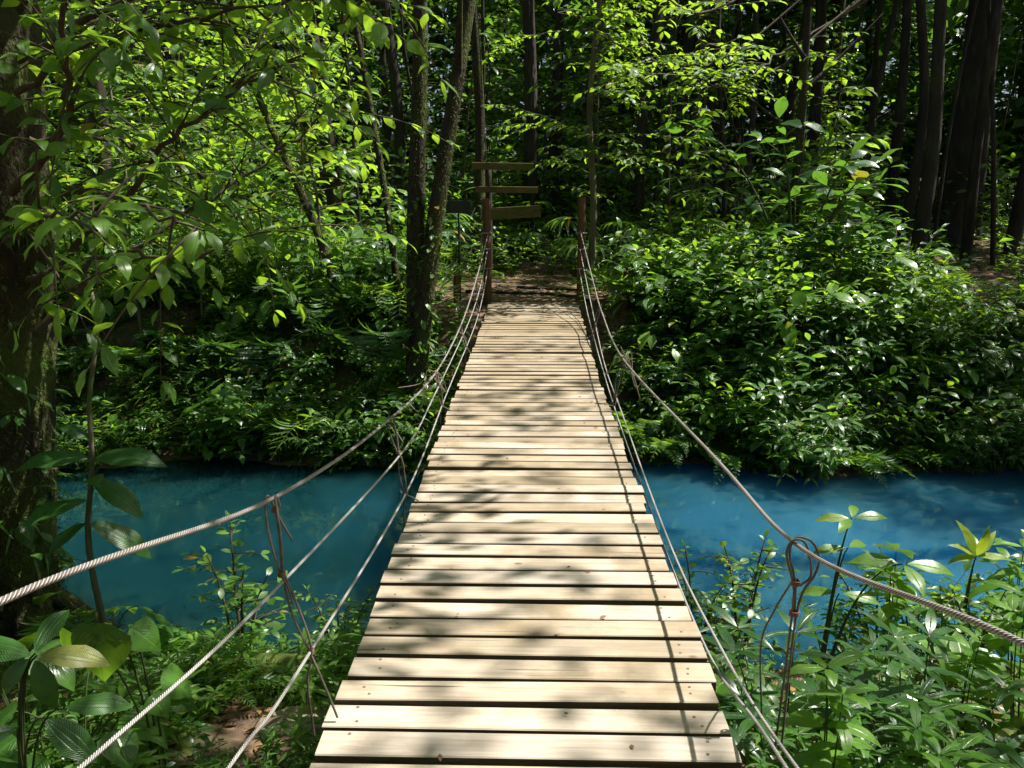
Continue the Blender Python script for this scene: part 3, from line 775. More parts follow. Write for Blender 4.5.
# shrubs of the far banks
for k, (mk, T, ll) in enumerate((('leaf', T_EL, .21), ('leaf_deep', T_EL, .23), ('leaf_light', T_EL, .20), ('leaf', T_LA, .25))):
    two('bank_shrub%d' % k, 'broadleaf_shrub', 'shrub', *shrub(1.25, 7, .75, T, ll, .085, mk, tw=6), 'stem', mk)
two('small_shrub', 'small_leaf_shrub', 'shrub', *shrub(.75, 8, .5, T_EL2, .065, .032, 'leaf_small', tw=8, opp=True), 'stem', 'leaf_small')
two('fern', 'fern', 'fern', *fern(.75, 10, .13, 26, T_SL, wl=1.7), 'stem', 'leaf_fern')
two('big_fern', 'fern', 'fern', *fern(1.15, 11, .26, 24, T_SL, 1.0, .85, 1.3), 'stem', 'leaf_fern')
two('palm', 'understory_palm', 'palm', *fern(1.5, 9, .46, 17, T_SLL, 1.2, .95, .9), 'stem', 'leaf_light')
two('palm_deep', 'understory_palm', 'palm', *fern(1.4, 9, .44, 17, T_SLL, 1.2, .95, .9), 'stem', 'leaf_deep')
two('feather', 'feather_leaf_shrub', 'shrub', *fern(1.0, 16, .20, 15, T_LA2, 1.5, 1.1, 1.2), 'stem', 'leaf')
two('wide', 'wide_leaf_plant', 'plant', *hearts(15, .38, .95, .55, T_EL, 'leaf', .35), 'stem', 'leaf_light')
two('fan', 'fan_leaf_plant', 'fan plant', *fans(9, .62, 1.0), 'stem', 'leaf')
two('heart', 'heart_leaf_plant', 'plant', *hearts(13, .27, .55, .42, T_HE, 'leaf'), 'stem', 'leaf')
two('ribbed', 'ribbed_leaf_plant', 'plant', *hearts(11, .36, .55, .45, T_LO, 'leaf_ribbed', .25), 'stem', 'leaf_ribbed')
for k, mk in enumerate(('leaf', 'leaf_light', 'leaf_deep')):
    two('herb%d' % k, 'lance_leaf_herb', 'herb', *herb(.55, 8, .38, T_LA, .20, 4), 'stem', mk)
two('fine_herb', 'fine_leaf_herb', 'herb', *herb(.5, 14, .32, T_LA, .085, 7, 5), 'stem', 'leaf_small')
two('grass', 'grassy_herb', 'herb', *herb(.42, 16, .30, T_SLL, .17, 5, 4), 'stem', 'leaf_light')
two('tall_herb', 'tall_herb', 'herb', *herb(1.0, 3, .12, T_LO, .19, 4, 4), 'stem', 'leaf_light')
two('sparse', 'spindly_shrub', 'shrub', *shrub(.8, 4, .24, T_EL2, .07, .032, 'leaf_small', twl=.30, tw=11), 'twig', 'leaf_small')
# farther undergrowth, one mesh each
for k, (mk, T, ll, h) in enumerate((('leaf_far', T_EL2, .18, 1.6), ('leaf_far', T_EL2, .22, 2.2), ('leaf_deep', T_LA2, .24, 1.8))):
    two('under%d' % k, 'forest_shrub', 'shrub', *shrub(h, 6, .9, T, ll, .10, mk, tw=6, twl=.36), 'stem', mk, True)


def sapling(h, T, ll, n=34, sp=.11, reach=.22):
    bs, bl = B(), B()
    pts = spline([(0, 0, -.1), (R.normal(0, .08), R.normal(0, .08), h * .35), (R.normal(0, .2), R.normal(0, .2), h * .7), (R.normal(0, .3), R.normal(0, .3), h)], 14)
    tube(bs, pts, np.linspace(.028, .006, 14), 0, 6)
    for t in np.sort(R.uniform(.22, 1, n)):
        p = np.array([np.interp(t, np.linspace(0, 1, 14), pts[:, c]) for c in range(3)])
        a = R.uniform(0, 2 * pi); l = h * reach * R.uniform(.5, 1.1) * (1.2 - .7 * t); d = np.array([cos(a), sin(a), R.uniform(0, .6)])
        tp = bez(p, p + d * l * .6, p + d * l + [0, 0, -.2 * l], 6)
        tube(bs, tp, np.linspace(.008, .002, 6), 0, 4)
        along(bl, T, tp, sp, ll, 0, .2, -.1, .5)
    return bs, bl


for k, (mk, h) in enumerate((('leaf_far', 4.5), ('leaf_far', 6.0), ('leaf_deep', 5.2))):
    bs, bl = sapling(h, T_EL2, .20, 85, .10, .24)
    proto('sapling%d' % k, 'sapling', 'tree', [('trunk', bs.mesh('sapling_stem', M['bark_smooth'])), ('crown', bl.mesh('sapling_crown', M[mk]))])


bs, bl = sapling(4.6, T_EL, .19, 70, .085, .26)
proto('light_sapling', 'sapling', 'tree', [('trunk', bs.mesh('light_sapling_stem', M['bark_smooth'])), ('crown', bl.mesh('light_sapling_crown', M['leaf_light']))])
bs, bl = sapling(3.6, T_LO, .30, 34, .14, .30)
proto('broad_sapling', 'sapling', 'tree', [('trunk', bs.mesh('broad_sapling_stem', M['bark_smooth'])), ('crown', bl.mesh('broad_sapling_crown', M['leaf_light']))])


# tall trees: trunk + crown
def crown_mesh(name, rx, rz, ncl, per, T, ll, mk):
    b = B(); bt = B()
    c = unit(R.normal(0, 1, (ncl, 3))) * (R.uniform(.25, 1, (ncl, 1)) ** .6) * [rx, rx, rz]
    for p in c:
        q = p + R.normal(0, .28, (per, 3))
        d = unit(q * [1, 1, .4] + 1e-3) + R.normal(0, .5, (per, 3)) + [0, 0, -.25]
        put(b, T, q, d, np.array([0, 0, 1.0]) + R.normal(0, .4, (per, 3)), ll * R.uniform(.6, 1.2, per))
    return b.mesh(name, M[mk])


CROWNS = [crown_mesh('canopy_crown', 3.0, 1.8, 165, 16, T_ELF, .27, 'leaf_far') for _ in range(3)]


def tufts(P, rad, n, a0, a1, size, lo=0.0, hi=1.0):
    """short moss and small epiphytes that grow on a trunk"""
    bl = B(); k = len(P); c = R.uniform(lo, hi, n // 9); tt = np.clip(np.repeat(c, 9) + R.normal(0, .012, len(c) * 9), 0, 1); n = len(tt)
    a = np.repeat(R.uniform(a0, a1, len(c)), 9) + R.normal(0, .16, n); u = np.linspace(0, 1, k)
    p = np.stack([np.interp(tt, u, P[:, q]) for q in range(3)], 1); r = np.interp(tt, u, rad) * .97
    d = np.stack([np.cos(a), np.sin(a), 0 * a], 1)
    put(bl, T_SL, p + d * r[:, None], d + R.normal(0, .6, (n, 3)) + [0, 0, -.2], d + R.normal(0, .5, (n, 3)), size * R.uniform(.4, 1.3, n), 2.0)
    return bl


SUNV = unit(np.array([.54, .18, 1.0]))
# clearings in the canopy: where the sun comes down to the river, the bridge and the banks
CLEAR = [(-3, 10.5, .5, 1.4), (-5.2, 11, .8, 1.4), (-1.4, 10, .2, 1.0), (1, 11.7, 3.5, 1.2), (2, 10.3, .8, 1.1), (3.4, 10.6, 1, .6), (0, 2, 0, .9), (0, 4, 0, .9), (0, 6, 0, .9), (0, 8, 0, .8), (2, 7, -1.5, 1.2),
         (2.5, 4, -.8, 1.2), (-1.6, 4.6, -1, .9), (10.5, 21, 1, 2.0), (-2.6, 5, 2.6, 1.3), (-2.5, 13, 2.5, 1.2), (3, 12, 4.5, 1.2), (-6, 16, 2, 1.5), (-9, 22, 2, 2.0), (14, 26, 3, 2.5), (-4.5, 14, 1.5, 1.3), (-8, 13.5, 1.5, 1.5), (-2, 16, 3, 1.2), (12.5, 20, 1.5, 2), (9.5, 25, 2, 2), (12.5, 24, 2.5, 2), (16, 22, 2, 2)]


def in_clearing(c, r):
    for (x, y, z, q) in CLEAR:
        d = np.array(c) - (x, y, z); t = d @ SUNV
        if t > 0 and np.linalg.norm(d - t * SUNV) < q + r * .72: return True
    return False


def tree(name, x, y, h, r, lean=(0, 0), mat='bark', crown=None, cz=None, cs=1.0, label='', group=None, cat='tree', limbs=4, curve=0.2, climb=0, buttress=0.0):
    g = gz(x, y)
    t = bpy.data.objects.new(name, None); COL.objects.link(t); t.location = (x, y, g)
    t['label'] = label; t['category'] = cat
    if group: t['group'] = group
    b = B(); n = 22
    P = spline([(0, 0, -.3), (lean[0] * .25 + R.normal(0, curve * .3), lean[1] * .25, h * .28), (lean[0] * .6 + R.normal(0, curve), lean[1] * .6 + R.normal(0, curve), h * .62), (lean[0], lean[1], h)], n)
    rad = r * np.linspace(1.0, .45, n); rad[:4] *= 1 + buttress * np.array([.9, .45, .15, .03])
    tube(b, P, rad, 0, 12 if r > .12 else 8, .10)
    for q in range(limbs):
        s = R.uniform(.55, .98); p = P[int(s * (n - 1))]; a = R.uniform(0, 2 * pi)
        l = h * R.uniform(.16, .3); d = np.array([cos(a), sin(a), R.uniform(.3, .9)])
        tube(b, bez(p, p + d * l * .5, p + d * l + [0, 0, .1], 7), np.linspace(r * .4, r * .08, 7), 0, 6, .1)
    obj('trunk', b.mesh(name + '_trunk', M[mat]), t)
    if climb:
        bl = B(); tt = R.random(climb) ** 1.3 * .42; a = R.uniform(0, 2 * pi, climb)
        p = np.stack([np.interp(tt, np.linspace(0, 1, n), P[:, c]) for c in range(3)], 1); rr = np.interp(tt, np.linspace(0, 1, n), rad)
        dirs = np.stack([np.cos(a), np.sin(a), 0 * a], 1)
        put(bl, T_EL2, p + dirs * rr[:, None], dirs + R.normal(0, .5, (climb, 3)) + [0, 0, -.3], dirs * .5 + [0, 0, 1], R.uniform(.04, .14, climb))
        tf_ = tufts(P, rad, climb * 10, -2.4, 1.0, .04, 0, .62)
        for V_, F_, U_ in zip(tf_.v, [f - f.min() for f in tf_.f], tf_.uv): bl.add(V_, F_, U_, 1)
        obj('leaves', bl.mesh(name + '_leaves', [M['leaf'], M['moss']]), t)  # climber leaves, with the moss tufts merged into the same part
    if crown is not None and not in_clearing((x + lean[0], y + lean[1], g + (h if cz is None else cz)), 3.0 * cs):
        c = obj('crown', CROWNS[crown], t, (lean[0], lean[1], h if cz is None else cz), (0, 0, R.uniform(0, 6)), cs)
    return t


# prominent trees in the picture -----------------------------------
tree('twin_tree', -1.37, 9.45, 7.2, .13, (.10, .3), 'bark_moss', 0, 7.6, .75, 'straight mossy trunk, left of the pair at the left bridge end', curve=.03, buttress=1.3, climb=320)
tree('twin_tree', -1.46, 9.36, 7.0, .125, (1.15, .3), 'bark_moss', 1, 7.6, .7, 'mossy trunk leaning right, right of the pair at the left bridge end', curve=.03, buttress=1.1, climb=260)
tree('slender_tree', -1.62, 10.2, 6.0, .055, (-.9, .5), 'bark_moss', None, label='slender trunk leaning left behind the mossy pair of trunks', curve=.06, limbs=2, climb=40)
tree('slender_tree', -2.15, 9.9, 5.5, .062, (-1.9, .6), 'bark_moss', None, label='thin mossy trunk leaning far left above the left bank shrubs', curve=.1, limbs=3, climb=60)
tree('big_tree', 8.9, 17.5, 12, .36, (.6, .3), 'bark', 0, 12, 1.35, 'thickest dark forest trunk, on the right behind the bushes', buttress=.5)
tree('forest_tree', 7.75, 17.9, 11, .13, (.5, 0), 'bark', 1, 11, 1.0, 'dark trunk growing close against the thickest forest trunk')
tree('forest_tree', 8.75, 15.0, 10, .13, (.9, 0), 'bark', 2, 10.5, 1.1, 'dark trunk leaning right at the right edge of the forest')
tree('forest_tree', 8.1, 15.2, 10, .11, (.25, 0), 'bark', 0, 10.5, 1.0, 'straight dark trunk just left of the one leaning right at the edge')
tree('forest_tree', 7.2, 16.0, 10, .12, (.35, 0), 'bark', 1, 10.8, 1.0, 'dark trunk with curved stem left of the thickest forest trunk')
tree('forest_tree', 6.6, 16.6, 9, .07, (.3, 0), 'bark', None, label='thin bare pole of a tree left of the thickest forest trunk', limbs=2)
tree('forest_tree', -.1, 16.6, 10, .17, (.1, .2), 'bark', 2, 10.5, 1.0, 'dark trunk standing behind the trail signpost')
tree('forest_tree', -.95, 14.2, 9, .11, (.3, .1), 'bark_moss', 0, 10, .9, 'mossy trunk just left behind the trail signpost')
tree('forest_tree', 2.1, 15.5, 9, .12, (.15, 0), 'bark', 1, 10, .9, 'dark trunk right of the bridge behind the sapling')
tree('forest_tree', 3.75, 12.0, 4.0, .10, (.1, .1), 'bark', None, label='dark trunk wrapped in leaves in the right thicket', limbs=3, climb=200)

# the rest of the forest, trunks and crowns
taken = [(-1.3, 9.4), (8.9, 17.5), (8.5, 15.), (7.2, 16), (-.1, 16.6), (-.95, 14.2), (2.1, 15.5)]
nt_ = 0; tries = 0
while nt_ < 84 and tries < 4000:
    tries += 1
    y = R.uniform(14.5, 40); x = R.uniform(-.75 * y, .75 * y)
    if abs(x) < 1.2 and y < 20: continue
    if min((x - a) ** 2 + (y - c) ** 2 for a, c in taken) < 1.7 ** 2: continue
    if .42 < x / y < .72 and y < 27: continue
    taken.append((x, y)); nt_ += 1
    h = R.uniform(9, 13)
    tree('forest_tree', x, y, h, R.uniform(.06, .2), (R.normal(0, .5), R.normal(0, .3)), 'bark' if R.random() < .7 else 'bark_moss', int(R.integers(3)), h, R.uniform(.9, 1.3),
         'dark straight trunk among many in the shaded forest', 'trunks of the shaded forest', limbs=2)
for k in range(26):
    y = R.uniform(13.6, 24); x = R.uniform(-.5 * y, .62 * y)
    if abs(x) < 1.3 and y < 15: continue
    tree('slim_tree', x, y, R.uniform(7, 10), R.uniform(.028, .06), (R.normal(0, .5), R.normal(0, .3)), 'bark' if k % 3 else 'bark_moss', None, label='slim bare trunk among the shaded forest trees', group='slim trunks of the forest', limbs=1)
# tall trees on the right whose crowns reach over the banks
for (x, y, h, cs) in ((10.4, 12.4, 10, 1.1), (8.3, 13.4, 9, .7), (11.5, 13.5, 11, 1.2), (13.5, 17, 12, 1.3), (10.8, 20, 12, 1.3), (14.5, 11, 11, 1.2), (6.5, 19.5, 12, 1.2), (3.5, 20, 11.5, 1.2), (-3, 19, 11, 1.1), (-7.5, 17.5, 11, 1.2), (-7, 13.0, 8.5, .8), (-10.5, 12.5, 10, 1.2)):
    tree('forest_tree', x, y, h, .16, (R.normal(0, .4), 0), 'bark', int(R.integers(3)), h, cs, 'tall trunk at the front of the forest with a high crown', 'tall trees at the front of the forest', limbs=3)

# tall thin tree beside the picture on the right whose open crown dapples the bridge
t = tree('open_crown_tree', 8.6, 7.9 - .2, 14, .17, (-1.2, 1.0), 'bark_smooth', label='leaning tree on the right bank with an open airy crown above the river', limbs=0)
DAP = [crown_mesh('open_crown', 3.2, 1.0, 44, 9, T_EL2, .20, 'leaf_far') for _ in range(2)]
for k, (cx, cy_, cz) in enumerate(((-1.9, -2.2, 13.6), (-.9, 1.2, 14.4))):
    b = B(); tube(b, spline([(-1.0, .8, 11.5), (-1.3 + .2 * k, .5 + cy_ * .5, 12.6), (cx, cy_, cz)], 12), np.linspace(.06, .02, 12), 0, 7); o = obj('limb', b.mesh('open_limb', M['bark_smooth']), t)
    obj('foliage', DAP[k], o, (cx, cy_, cz))

for (x, y, cx) in ((10.4, 10.9, -.8), (13.2, 11.2, -.7)):  # out-of-view trees added to darken the far strip of water
    t = tree('forest_tree', x, y, 7.2, .11, (cx, -1.1), 'bark', label='unseen lower tree leaning to the river, added to shade the water', group='unseen shade trees leaning to the river', limbs=2)
    obj('crown', CROWNS[1], t, (cx, -1.1, 7.2), (0, 0, x), .55)

# unseen trees added behind and beside the viewer to cut sky light
for k, (x, y, h, cs) in enumerate(((-7.5, 1.5, 8, 1.1), (-6.5, -3, 7, 1.3), (-3.2, -6, 7, 1.3), (0.5, -8, 7, 1.4), (4, -6, 7, 1.3), (7, -2.5, 7, 1.3), (8.8, 2.5, 8, 1.1), (-5, -8, 10, 1.5), (3, -10, 11, 1.6), (-9, 5, 9, 1.2), (7.5, -7, 10, 1.5), (-1.5, -5.2, 4.5, .8), (2.6, -5, 4.5, .8), (-4.4, -2.8, 4, .7), (5, -2.2, 4, .7))):
    tree('forest_tree', x, y, h, .14, (R.normal(0, .3), 0), 'bark', k % 3, h * .8, cs, 'unseen leafy tree added for shade around the near bank', 'unseen shade trees around the near bank', limbs=3)

# sunlit slender tree right of the far posts
t = bpy.data.objects.new('slender_tree', None); COL.objects.link(t)
x0, y0 = .84, 11.7; t.location = (x0, y0, gz(x0, y0))
t['label'] = 'slender sunlit tree with a light green crown beside the right bridge post'; t['category'] = 'tree'
bs, bl = B(), B()
P = spline([(0, 0, -.2), (.06, 0, 1.2), (-.02, .1, 2.6), (.10, .1, 4.2), (.2, .2, 6.5)], 22)
tube(bs, P, np.linspace(.055, .03, 22), 0, 8, .08)
for q in range(44):
    s = R.uniform(.30, .95); p = P[int(s * 21)]; a = R.uniform(0, 2 * pi) if R.random() < .6 else R.uniform(-1.2, .9)
    l = R.uniform(.5, 1.5); d = np.array([cos(a), sin(a), R.uniform(.0, .55)])
    tp = bez(p, p + d * l * .6, p + d * l + [0, 0, -.2 * l], 8); tube(bs, tp, np.linspace(.010, .003, 8), 0, 5)
    along(bl, T_EL, tp, .062, .15, 0, .2, -.05, .5)
    for k in range(2):
        pp = tp[int(R.integers(3, 7))]; a2 = a + R.normal(0, .9); d2 = np.array([cos(a2), sin(a2), R.uniform(-.2, .4)]); l2 = l * .5
        t2 = bez(pp, pp + d2 * l2 * .6, pp + d2 * l2 + [0, 0, -.1], 5); tube(bs, t2, np.linspace(.005, .002, 5), 0, 4); along(bl, T_EL, t2, .06, .14, 0, .15, -.05, .5)
obj('trunk', bs.mesh('slender_trunk', M['bark_smooth']), t); obj('crown', bl.mesh('slender_crown', M['leaf_light']), t)


# left foreground tree with long leafy branches --------------------
lt = bpy.data.objects.new('mossy_tree', None); COL.objects.link(lt)
x0, y0 = -3.66, 5.15; z0 = gz(x0, y0); lt.location = (x0, y0, z0)
lt['label'] = 'big dark mossy tree at the left edge with leafy branches over the near bank'; lt['category'] = 'tree'
O = np.array([x0, y0, z0])
b = B()
P = spline([(-.1, .0, -.4), (0, 0, .5), (.10, 0, 1.6), (.26, .05, 3.0), (.5, 0, 5), (.7, 0, 8)], 34)
rad = np.interp(np.linspace(0, 1, 34), [0, .06, .15, .4, 1], [.52, .40, .30, .27, .18])
tube(b, P, rad, 0, 18, .14)
P2 = spline([(-.55, -.5, -.3), (-.45, -.45, .8), (-.2, -.4, 2.0), (-.5, -.3, 3.6), (-.8, -.2, 6)], 26); tube(b, P2, np.linspace(.24, .13, 26), 0, 12, .14)
obj('trunk', b.mesh('mossy_trunk', M['bark_moss']), lt)
bl = B(); tt = R.random(170); p = np.stack([np.interp(tt, np.linspace(0, .62, 21), P[:21, c]) for c in range(3)], 1); a = R.uniform(-2.6, .9, 170)
dd = np.stack([np.cos(a), np.sin(a), 0 * a], 1); put(bl, T_EL, p + dd * .27, dd + R.normal(0, .5, (170, 3)) + [0, 0, -.35], dd * .6 + [0, 0, 1], R.uniform(.05, .2, 170)); put(bl, T_SL, p + dd * .27, dd + R.normal(0, .6, (170, 3)) + [0, 0, -.5], dd + [0, 0, .6], R.uniform(.08, .22, 170))
obj('leaves', bl.mesh('trunk_leaves', M['leaf']), lt)
for pts, r in (([(.1, -.1, .55), (.45, -.5, .15), (.95, -1.0, -.02), (1.5, -1.5, .02), (2.0, -1.75, -.12)], .085), ([(.15, .05, .5), (.7, .15, .05), (1.3, .1, -.05), (2.1, -.2, -.12)], .07), ([(0, -.3, .7), (.15, -.9, .35), (.5, -1.6, .25), (.8, -2.2, .2)], .10)):
    b = B(); tube(b, spline(pts, 22), np.linspace(r, r * .45, 22), 0, 9, .2, caps=True); obj('root', b.mesh('root', M['bark_moss']), lt)


obj('moss', tufts(P, rad, 5200, -2.4, 1.2, .05, 0, .62).mesh('trunk_moss', M['moss']), lt)
obj('moss', tufts(P2, np.linspace(.24, .13, 26), 2200, -2.4, 1.2, .05, 0, .7).mesh('trunk_moss', M['moss']), lt)


def W(px, py, yv):
    """point of the place seen at a picture position, at distance yv along the bridge"""
    a = (px - 530) / 800; v = (384 - py) / 800; yy = .9746 + .2241 * v; zz = -.2241 + .9746 * v
    return np.array([a * yv / yy, yv, 1.5 + zz * yv / yy])


BR = [  # long branches with their reach through the air left of the bridge
    ([W(12, 300, 5.1), W(110, 212, 4.8), W(185, 120, 4.4), W(300, 52, 4.0)], .026),
    ([W(30, 330, 5.1), W(150, 235, 5.3), W(260, 165, 5.6), W(345, 95, 5.7)], .022),
    ([W(8, 190, 5.0), W(60, 120, 4.4), W(55, 20, 4.0), W(70, -80, 3.8)], .030),
    ([W(10, 90, 5.0), W(90, 40, 4.7), W(200, 15, 4.6), W(330, -10, 4.8)], .022),
    ([W(20, 280, 5.0), W(70, 268, 4.4), W(130, 255, 3.9), W(205, 262, 3.7)], .018),
    ([W(12, 210, 4.9), W(70, 190, 4.2), W(130, 205, 3.6), W(200, 232, 3.3)], .018),
    ([W(0, 240, 4.6), W(20, 225, 3.9), W(40, 215, 3.3), W(95, 222, 2.9)], .014),
    ([W(10, 60, 5.0), W(140, -10, 4.6), W(280, -30, 4.6), W(400, 10, 4.8)], .024),
    ([W(20, 140, 5.0), W(120, 140, 5.2), W(220, 190, 5.6), W(300, 230, 5.9)], .018),
]
for bi, (pts, r) in enumerate(BR):
    pts = [p - O for p in pts]
    bs, bl = B(), B()
    C = spline(pts, 26); C += R.normal(0, .012, C.shape); tube(bs, C, np.linspace(r, .005, 26), 0, 7, .12)
    along(bl, T_ELD, C, .16, .17, 0, .3, -.1, .4, .3)
    for s in np.linspace(.2, .98, 7 if bi in (4, 5, 6) else 14 if bi in (1, 8) else 26):
        p = C[int(s * 25)]; tg = unit(C[min(25, int(s * 25) + 1)] - C[int(s * 25) - 1])
        d = unit(tg * R.uniform(.2, .9) + R.normal(0, .6, 3) + [0, 0, .05]); l = R.uniform(.3, .85)
        tp = bez(p, p + d * l * .6, p + d * l + [0, 0, -.25 * l], 7); tube(bs, tp, np.linspace(.007, .0025, 7), 0, 5)
        along(bl, (T_ELD, T_EL, T_LO, T_LA)[int(R.choice(4, p=[.25, .45, .12, .18]))], tp, .08, R.uniform(.11, .20), 0, .15, -.1, .5, .3, nj=.45)
    o = obj('branch', bs.mesh('branch', M['twig']), lt)
    obj('foliage', bl.mesh('branch_leaves', M['leaf' if bi in (0, 2) else 'leaf_light']), o)
for c, sc, k in (((3.6, .9, 7.6), .42, 0), ((5.2, -.8, 8.2), .6, 1), ((-2.6, .2, 8.4), .8, 2)):  # high limbs out of view, shaped to shade the trunk and lower left
    b = B(); tube(b, spline([(-.05, .05, 3.6), (c[0] * .45, c[1] * .45, (3.6 + c[2]) * .55), c], 14), np.linspace(.10, .03, 14), 0, 8, .1)
    o = obj('limb', b.mesh('limb', M['bark_moss']), lt); obj('foliage', CROWNS[k], o, c, (0, 0, k), sc)

# branch with light leaves that hangs into the top of the picture, from a tree on the right
t = bpy.data.objects.new('overhanging_tree', None); COL.objects.link(t)
x0, y0 = 6.3, 13.4; t.location = (x0, y0, gz(x0, y0))
t['label'] = 'tree in the right thicket whose light green branches reach over the path'; t['category'] = 'tree'
O2 = np.array([x0, y0, gz(x0, y0)])
b = B(); tube(b, spline([(0, 0, -.2), (.1, 0, 2), (0, .1, 5), (.2, 0, 7.5)], 20), np.linspace(.13, .06, 20), 0, 9, .1); obj('trunk', b.mesh('overhang_trunk', M['bark']), t)
for pts in ([O2 + [0, 0, 6.0], W(740, 45, 12.4), W(650, 60, 11.6), W(560, 10, 11)], [O2 + [0, 0, 5.4], W(760, 80, 12), W(690, 75, 11.2), W(600, 70, 10.6)], [O2 + [0, 0, 6.6], W(730, 0, 12), W(650, -10, 11), W(560, -30, 10.4)], [O2 + [0, 0, 5.0], W(800, 40, 12.4), W(745, 70, 11.6), W(690, 30, 11)]):
    bs, bl = B(), B(); C = spline([p - O2 for p in pts], 22) + R.normal(0, .03, (22, 3)); tube(bs, C, np.linspace(.024, .006, 22), 0, 6)
    for s in np.linspace(.34, 1, 19):
        p = C[min(21, int(s * 21))]; a = R.uniform(0, 2 * pi); l = R.uniform(.4, 1.1); d = np.array([cos(a), sin(a), R.uniform(-.15, .3)])
        tp = bez(p, p + d * l * .6, p + d * l + [0, 0, -.12 * l], 7); tube(bs, tp, np.linspace(.008, .003, 7), 0, 4)
        along(bl, T_EL, tp, .07, .155, 0, .15, -.05, .5)
    o = obj('branch', bs.mesh('overhang_branch', M['twig']), t); obj('foliage', bl.mesh('overhang_leaves', M['leaf_light']), o)

# ------------------------------------------------------------------ planting
def scatter(keys, n, fx, fy, smin, smax, lab, grp, minz=None, tilt=.08, avoid=None, mind=.24):
    pts = []; tr = 0
    while len(pts) < n and tr < n * 60:
        tr += 1
        x = R.uniform(*fx); y = R.uniform(*fy(x)) if callable(fy) else R.uniform(*fy)
        if avoid and avoid(x, y): continue
        if any((x - a) ** 2 + (y - c) ** 2 < mind ** 2 for a, c in pts): continue
        pts.append((x, y)); k = keys[int(R.integers(len(keys)))]
        if isinstance(lab, dict):
            l, g = lab[k]
        else: l, g = lab, grp
        place(k, x, y, R.uniform(smin, smax), None, l, g, tilt=tilt)


far_right = dict(
    bank_shrub0=('glossy mid green shrub crowding the right far bank', 'glossy shrubs on the right far bank'),
    bank_shrub1=('dark green large-leaved shrub crowding the right far bank', 'dark shrubs on the right far bank'),
    bank_shrub2=('light green shrub crowding the right far bank', 'light green shrubs on the right far bank'),
    bank_shrub3=('narrow-leaved shrub crowding the right far bank', 'narrow-leaved shrubs on the right far bank'),
    small_shrub=('small-leaved low shrub on the right far bank slope', 'small-leaved shrubs on the right far bank'),
    fern=('feathery low fern on the right far bank slope', 'ferns on the right far bank'),
    big_fern=('large arching fern on the right far bank slope', 'large ferns on the right far bank'),
    heart=('heart-leaved plant on the right far bank slope', 'heart-leaved plants on the right far bank'),
    feather=('feather-leaved shrub on the right far bank', 'feather-leaved shrubs on the right far bank'),
    palm=('light green understory palm on the right far bank', 'palms on the right far bank'),
    wide=('plant with wide pale leaves on the right far bank', 'wide-leaved plants on the right far bank'),
    herb0=('lance-leaved herb at the foot of the right far bank', 'herbs on the right far bank'))
far_left = {k: (a.replace('right far', 'left far'), g.replace('right far', 'left far')) for k, (a, g) in far_right.items()}
far_left['palm_deep'] = ('dark understory palm on the left far bank', 'dark palms on the left far bank')
far_left['palm'] = ('light green understory palm on the left far bank', 'palms on the left far bank')
far_left['fan'] = ('fan-leaved plant on the left far bank', 'fan-leaved plants on the left far bank')

# right far bank: slope, then the thicket above it
scatter(['bank_shrub1', 'bank_shrub1', 'bank_shrub0', 'bank_shrub3', 'fern', 'herb0', 'small_shrub', 'feather', 'fern', 'heart'], 90, (1.0, 9.5), lambda x: (float(yf(x)) + .15, float(yf(x)) + 1.0), .45, .8, far_right, None, tilt=.2)
scatter(['bank_shrub0', 'bank_shrub1', 'feather', 'wide', 'bank_shrub3', 'bank_shrub2', 'big_fern', 'feather', 'palm'], 56, (1.45, 5.3), lambda x: (float(yf(x)) + .9, float(yf(x)) + 2.3), .6, .95, far_right, None, tilt=.1)
scatter(['bank_shrub0', 'bank_shrub1', 'feather', 'small_shrub', 'bank_shrub3', 'big_fern', 'fern'], 50, (5.0, 10), lambda x: (float(yf(x)) + .5, float(yf(x)) + (1.9 if x < 5.8 else 1.15)), .35, .55, far_right, None, tilt=.1)
scatter(['bank_shrub2', 'wide', 'feather', 'herb0', 'wide'], 17, (1.4, 3.1), lambda x: (9.9, 11.0), .7, 1.0, far_right, None, tilt=.1)
scatter(['bank_shrub1', 'feather', 'fern', 'small_shrub', 'bank_shrub3'], 42, (1.0, 10.5), lambda x: (float(yf(x)) - .05, float(yf(x)) + .3), .6, .95, far_right, None, tilt=.3)
scatter(['bank_shrub1', 'bank_shrub0', 'fern', 'small_shrub', 'bank_shrub3'], 40, (-11, -.9), lambda x: (float(yf(x)) - .02, float(yf(x)) + .3), .5, .85, far_left, None, tilt=.3)
scatter(['bank_shrub0', 'wide', 'bank_shrub2', 'palm', 'feather'], 17, (1.9, 4.9), lambda x: (11.2, 13.0), .75, 1.1, far_right, None)
scatter(['wide', 'heart', 'bank_shrub2', 'feather', 'big_fern', 'bank_shrub0', 'fan'], 28, (1.3, 6.5), lambda x: (float(yf(x)) + .15, float(yf(x)) + 1.5), .65, 1.0, dict(far_right, fan=('fan-leaved plant on the right far bank', 'fan-leaved plants on the right far bank')), None, tilt=.2, mind=.45)
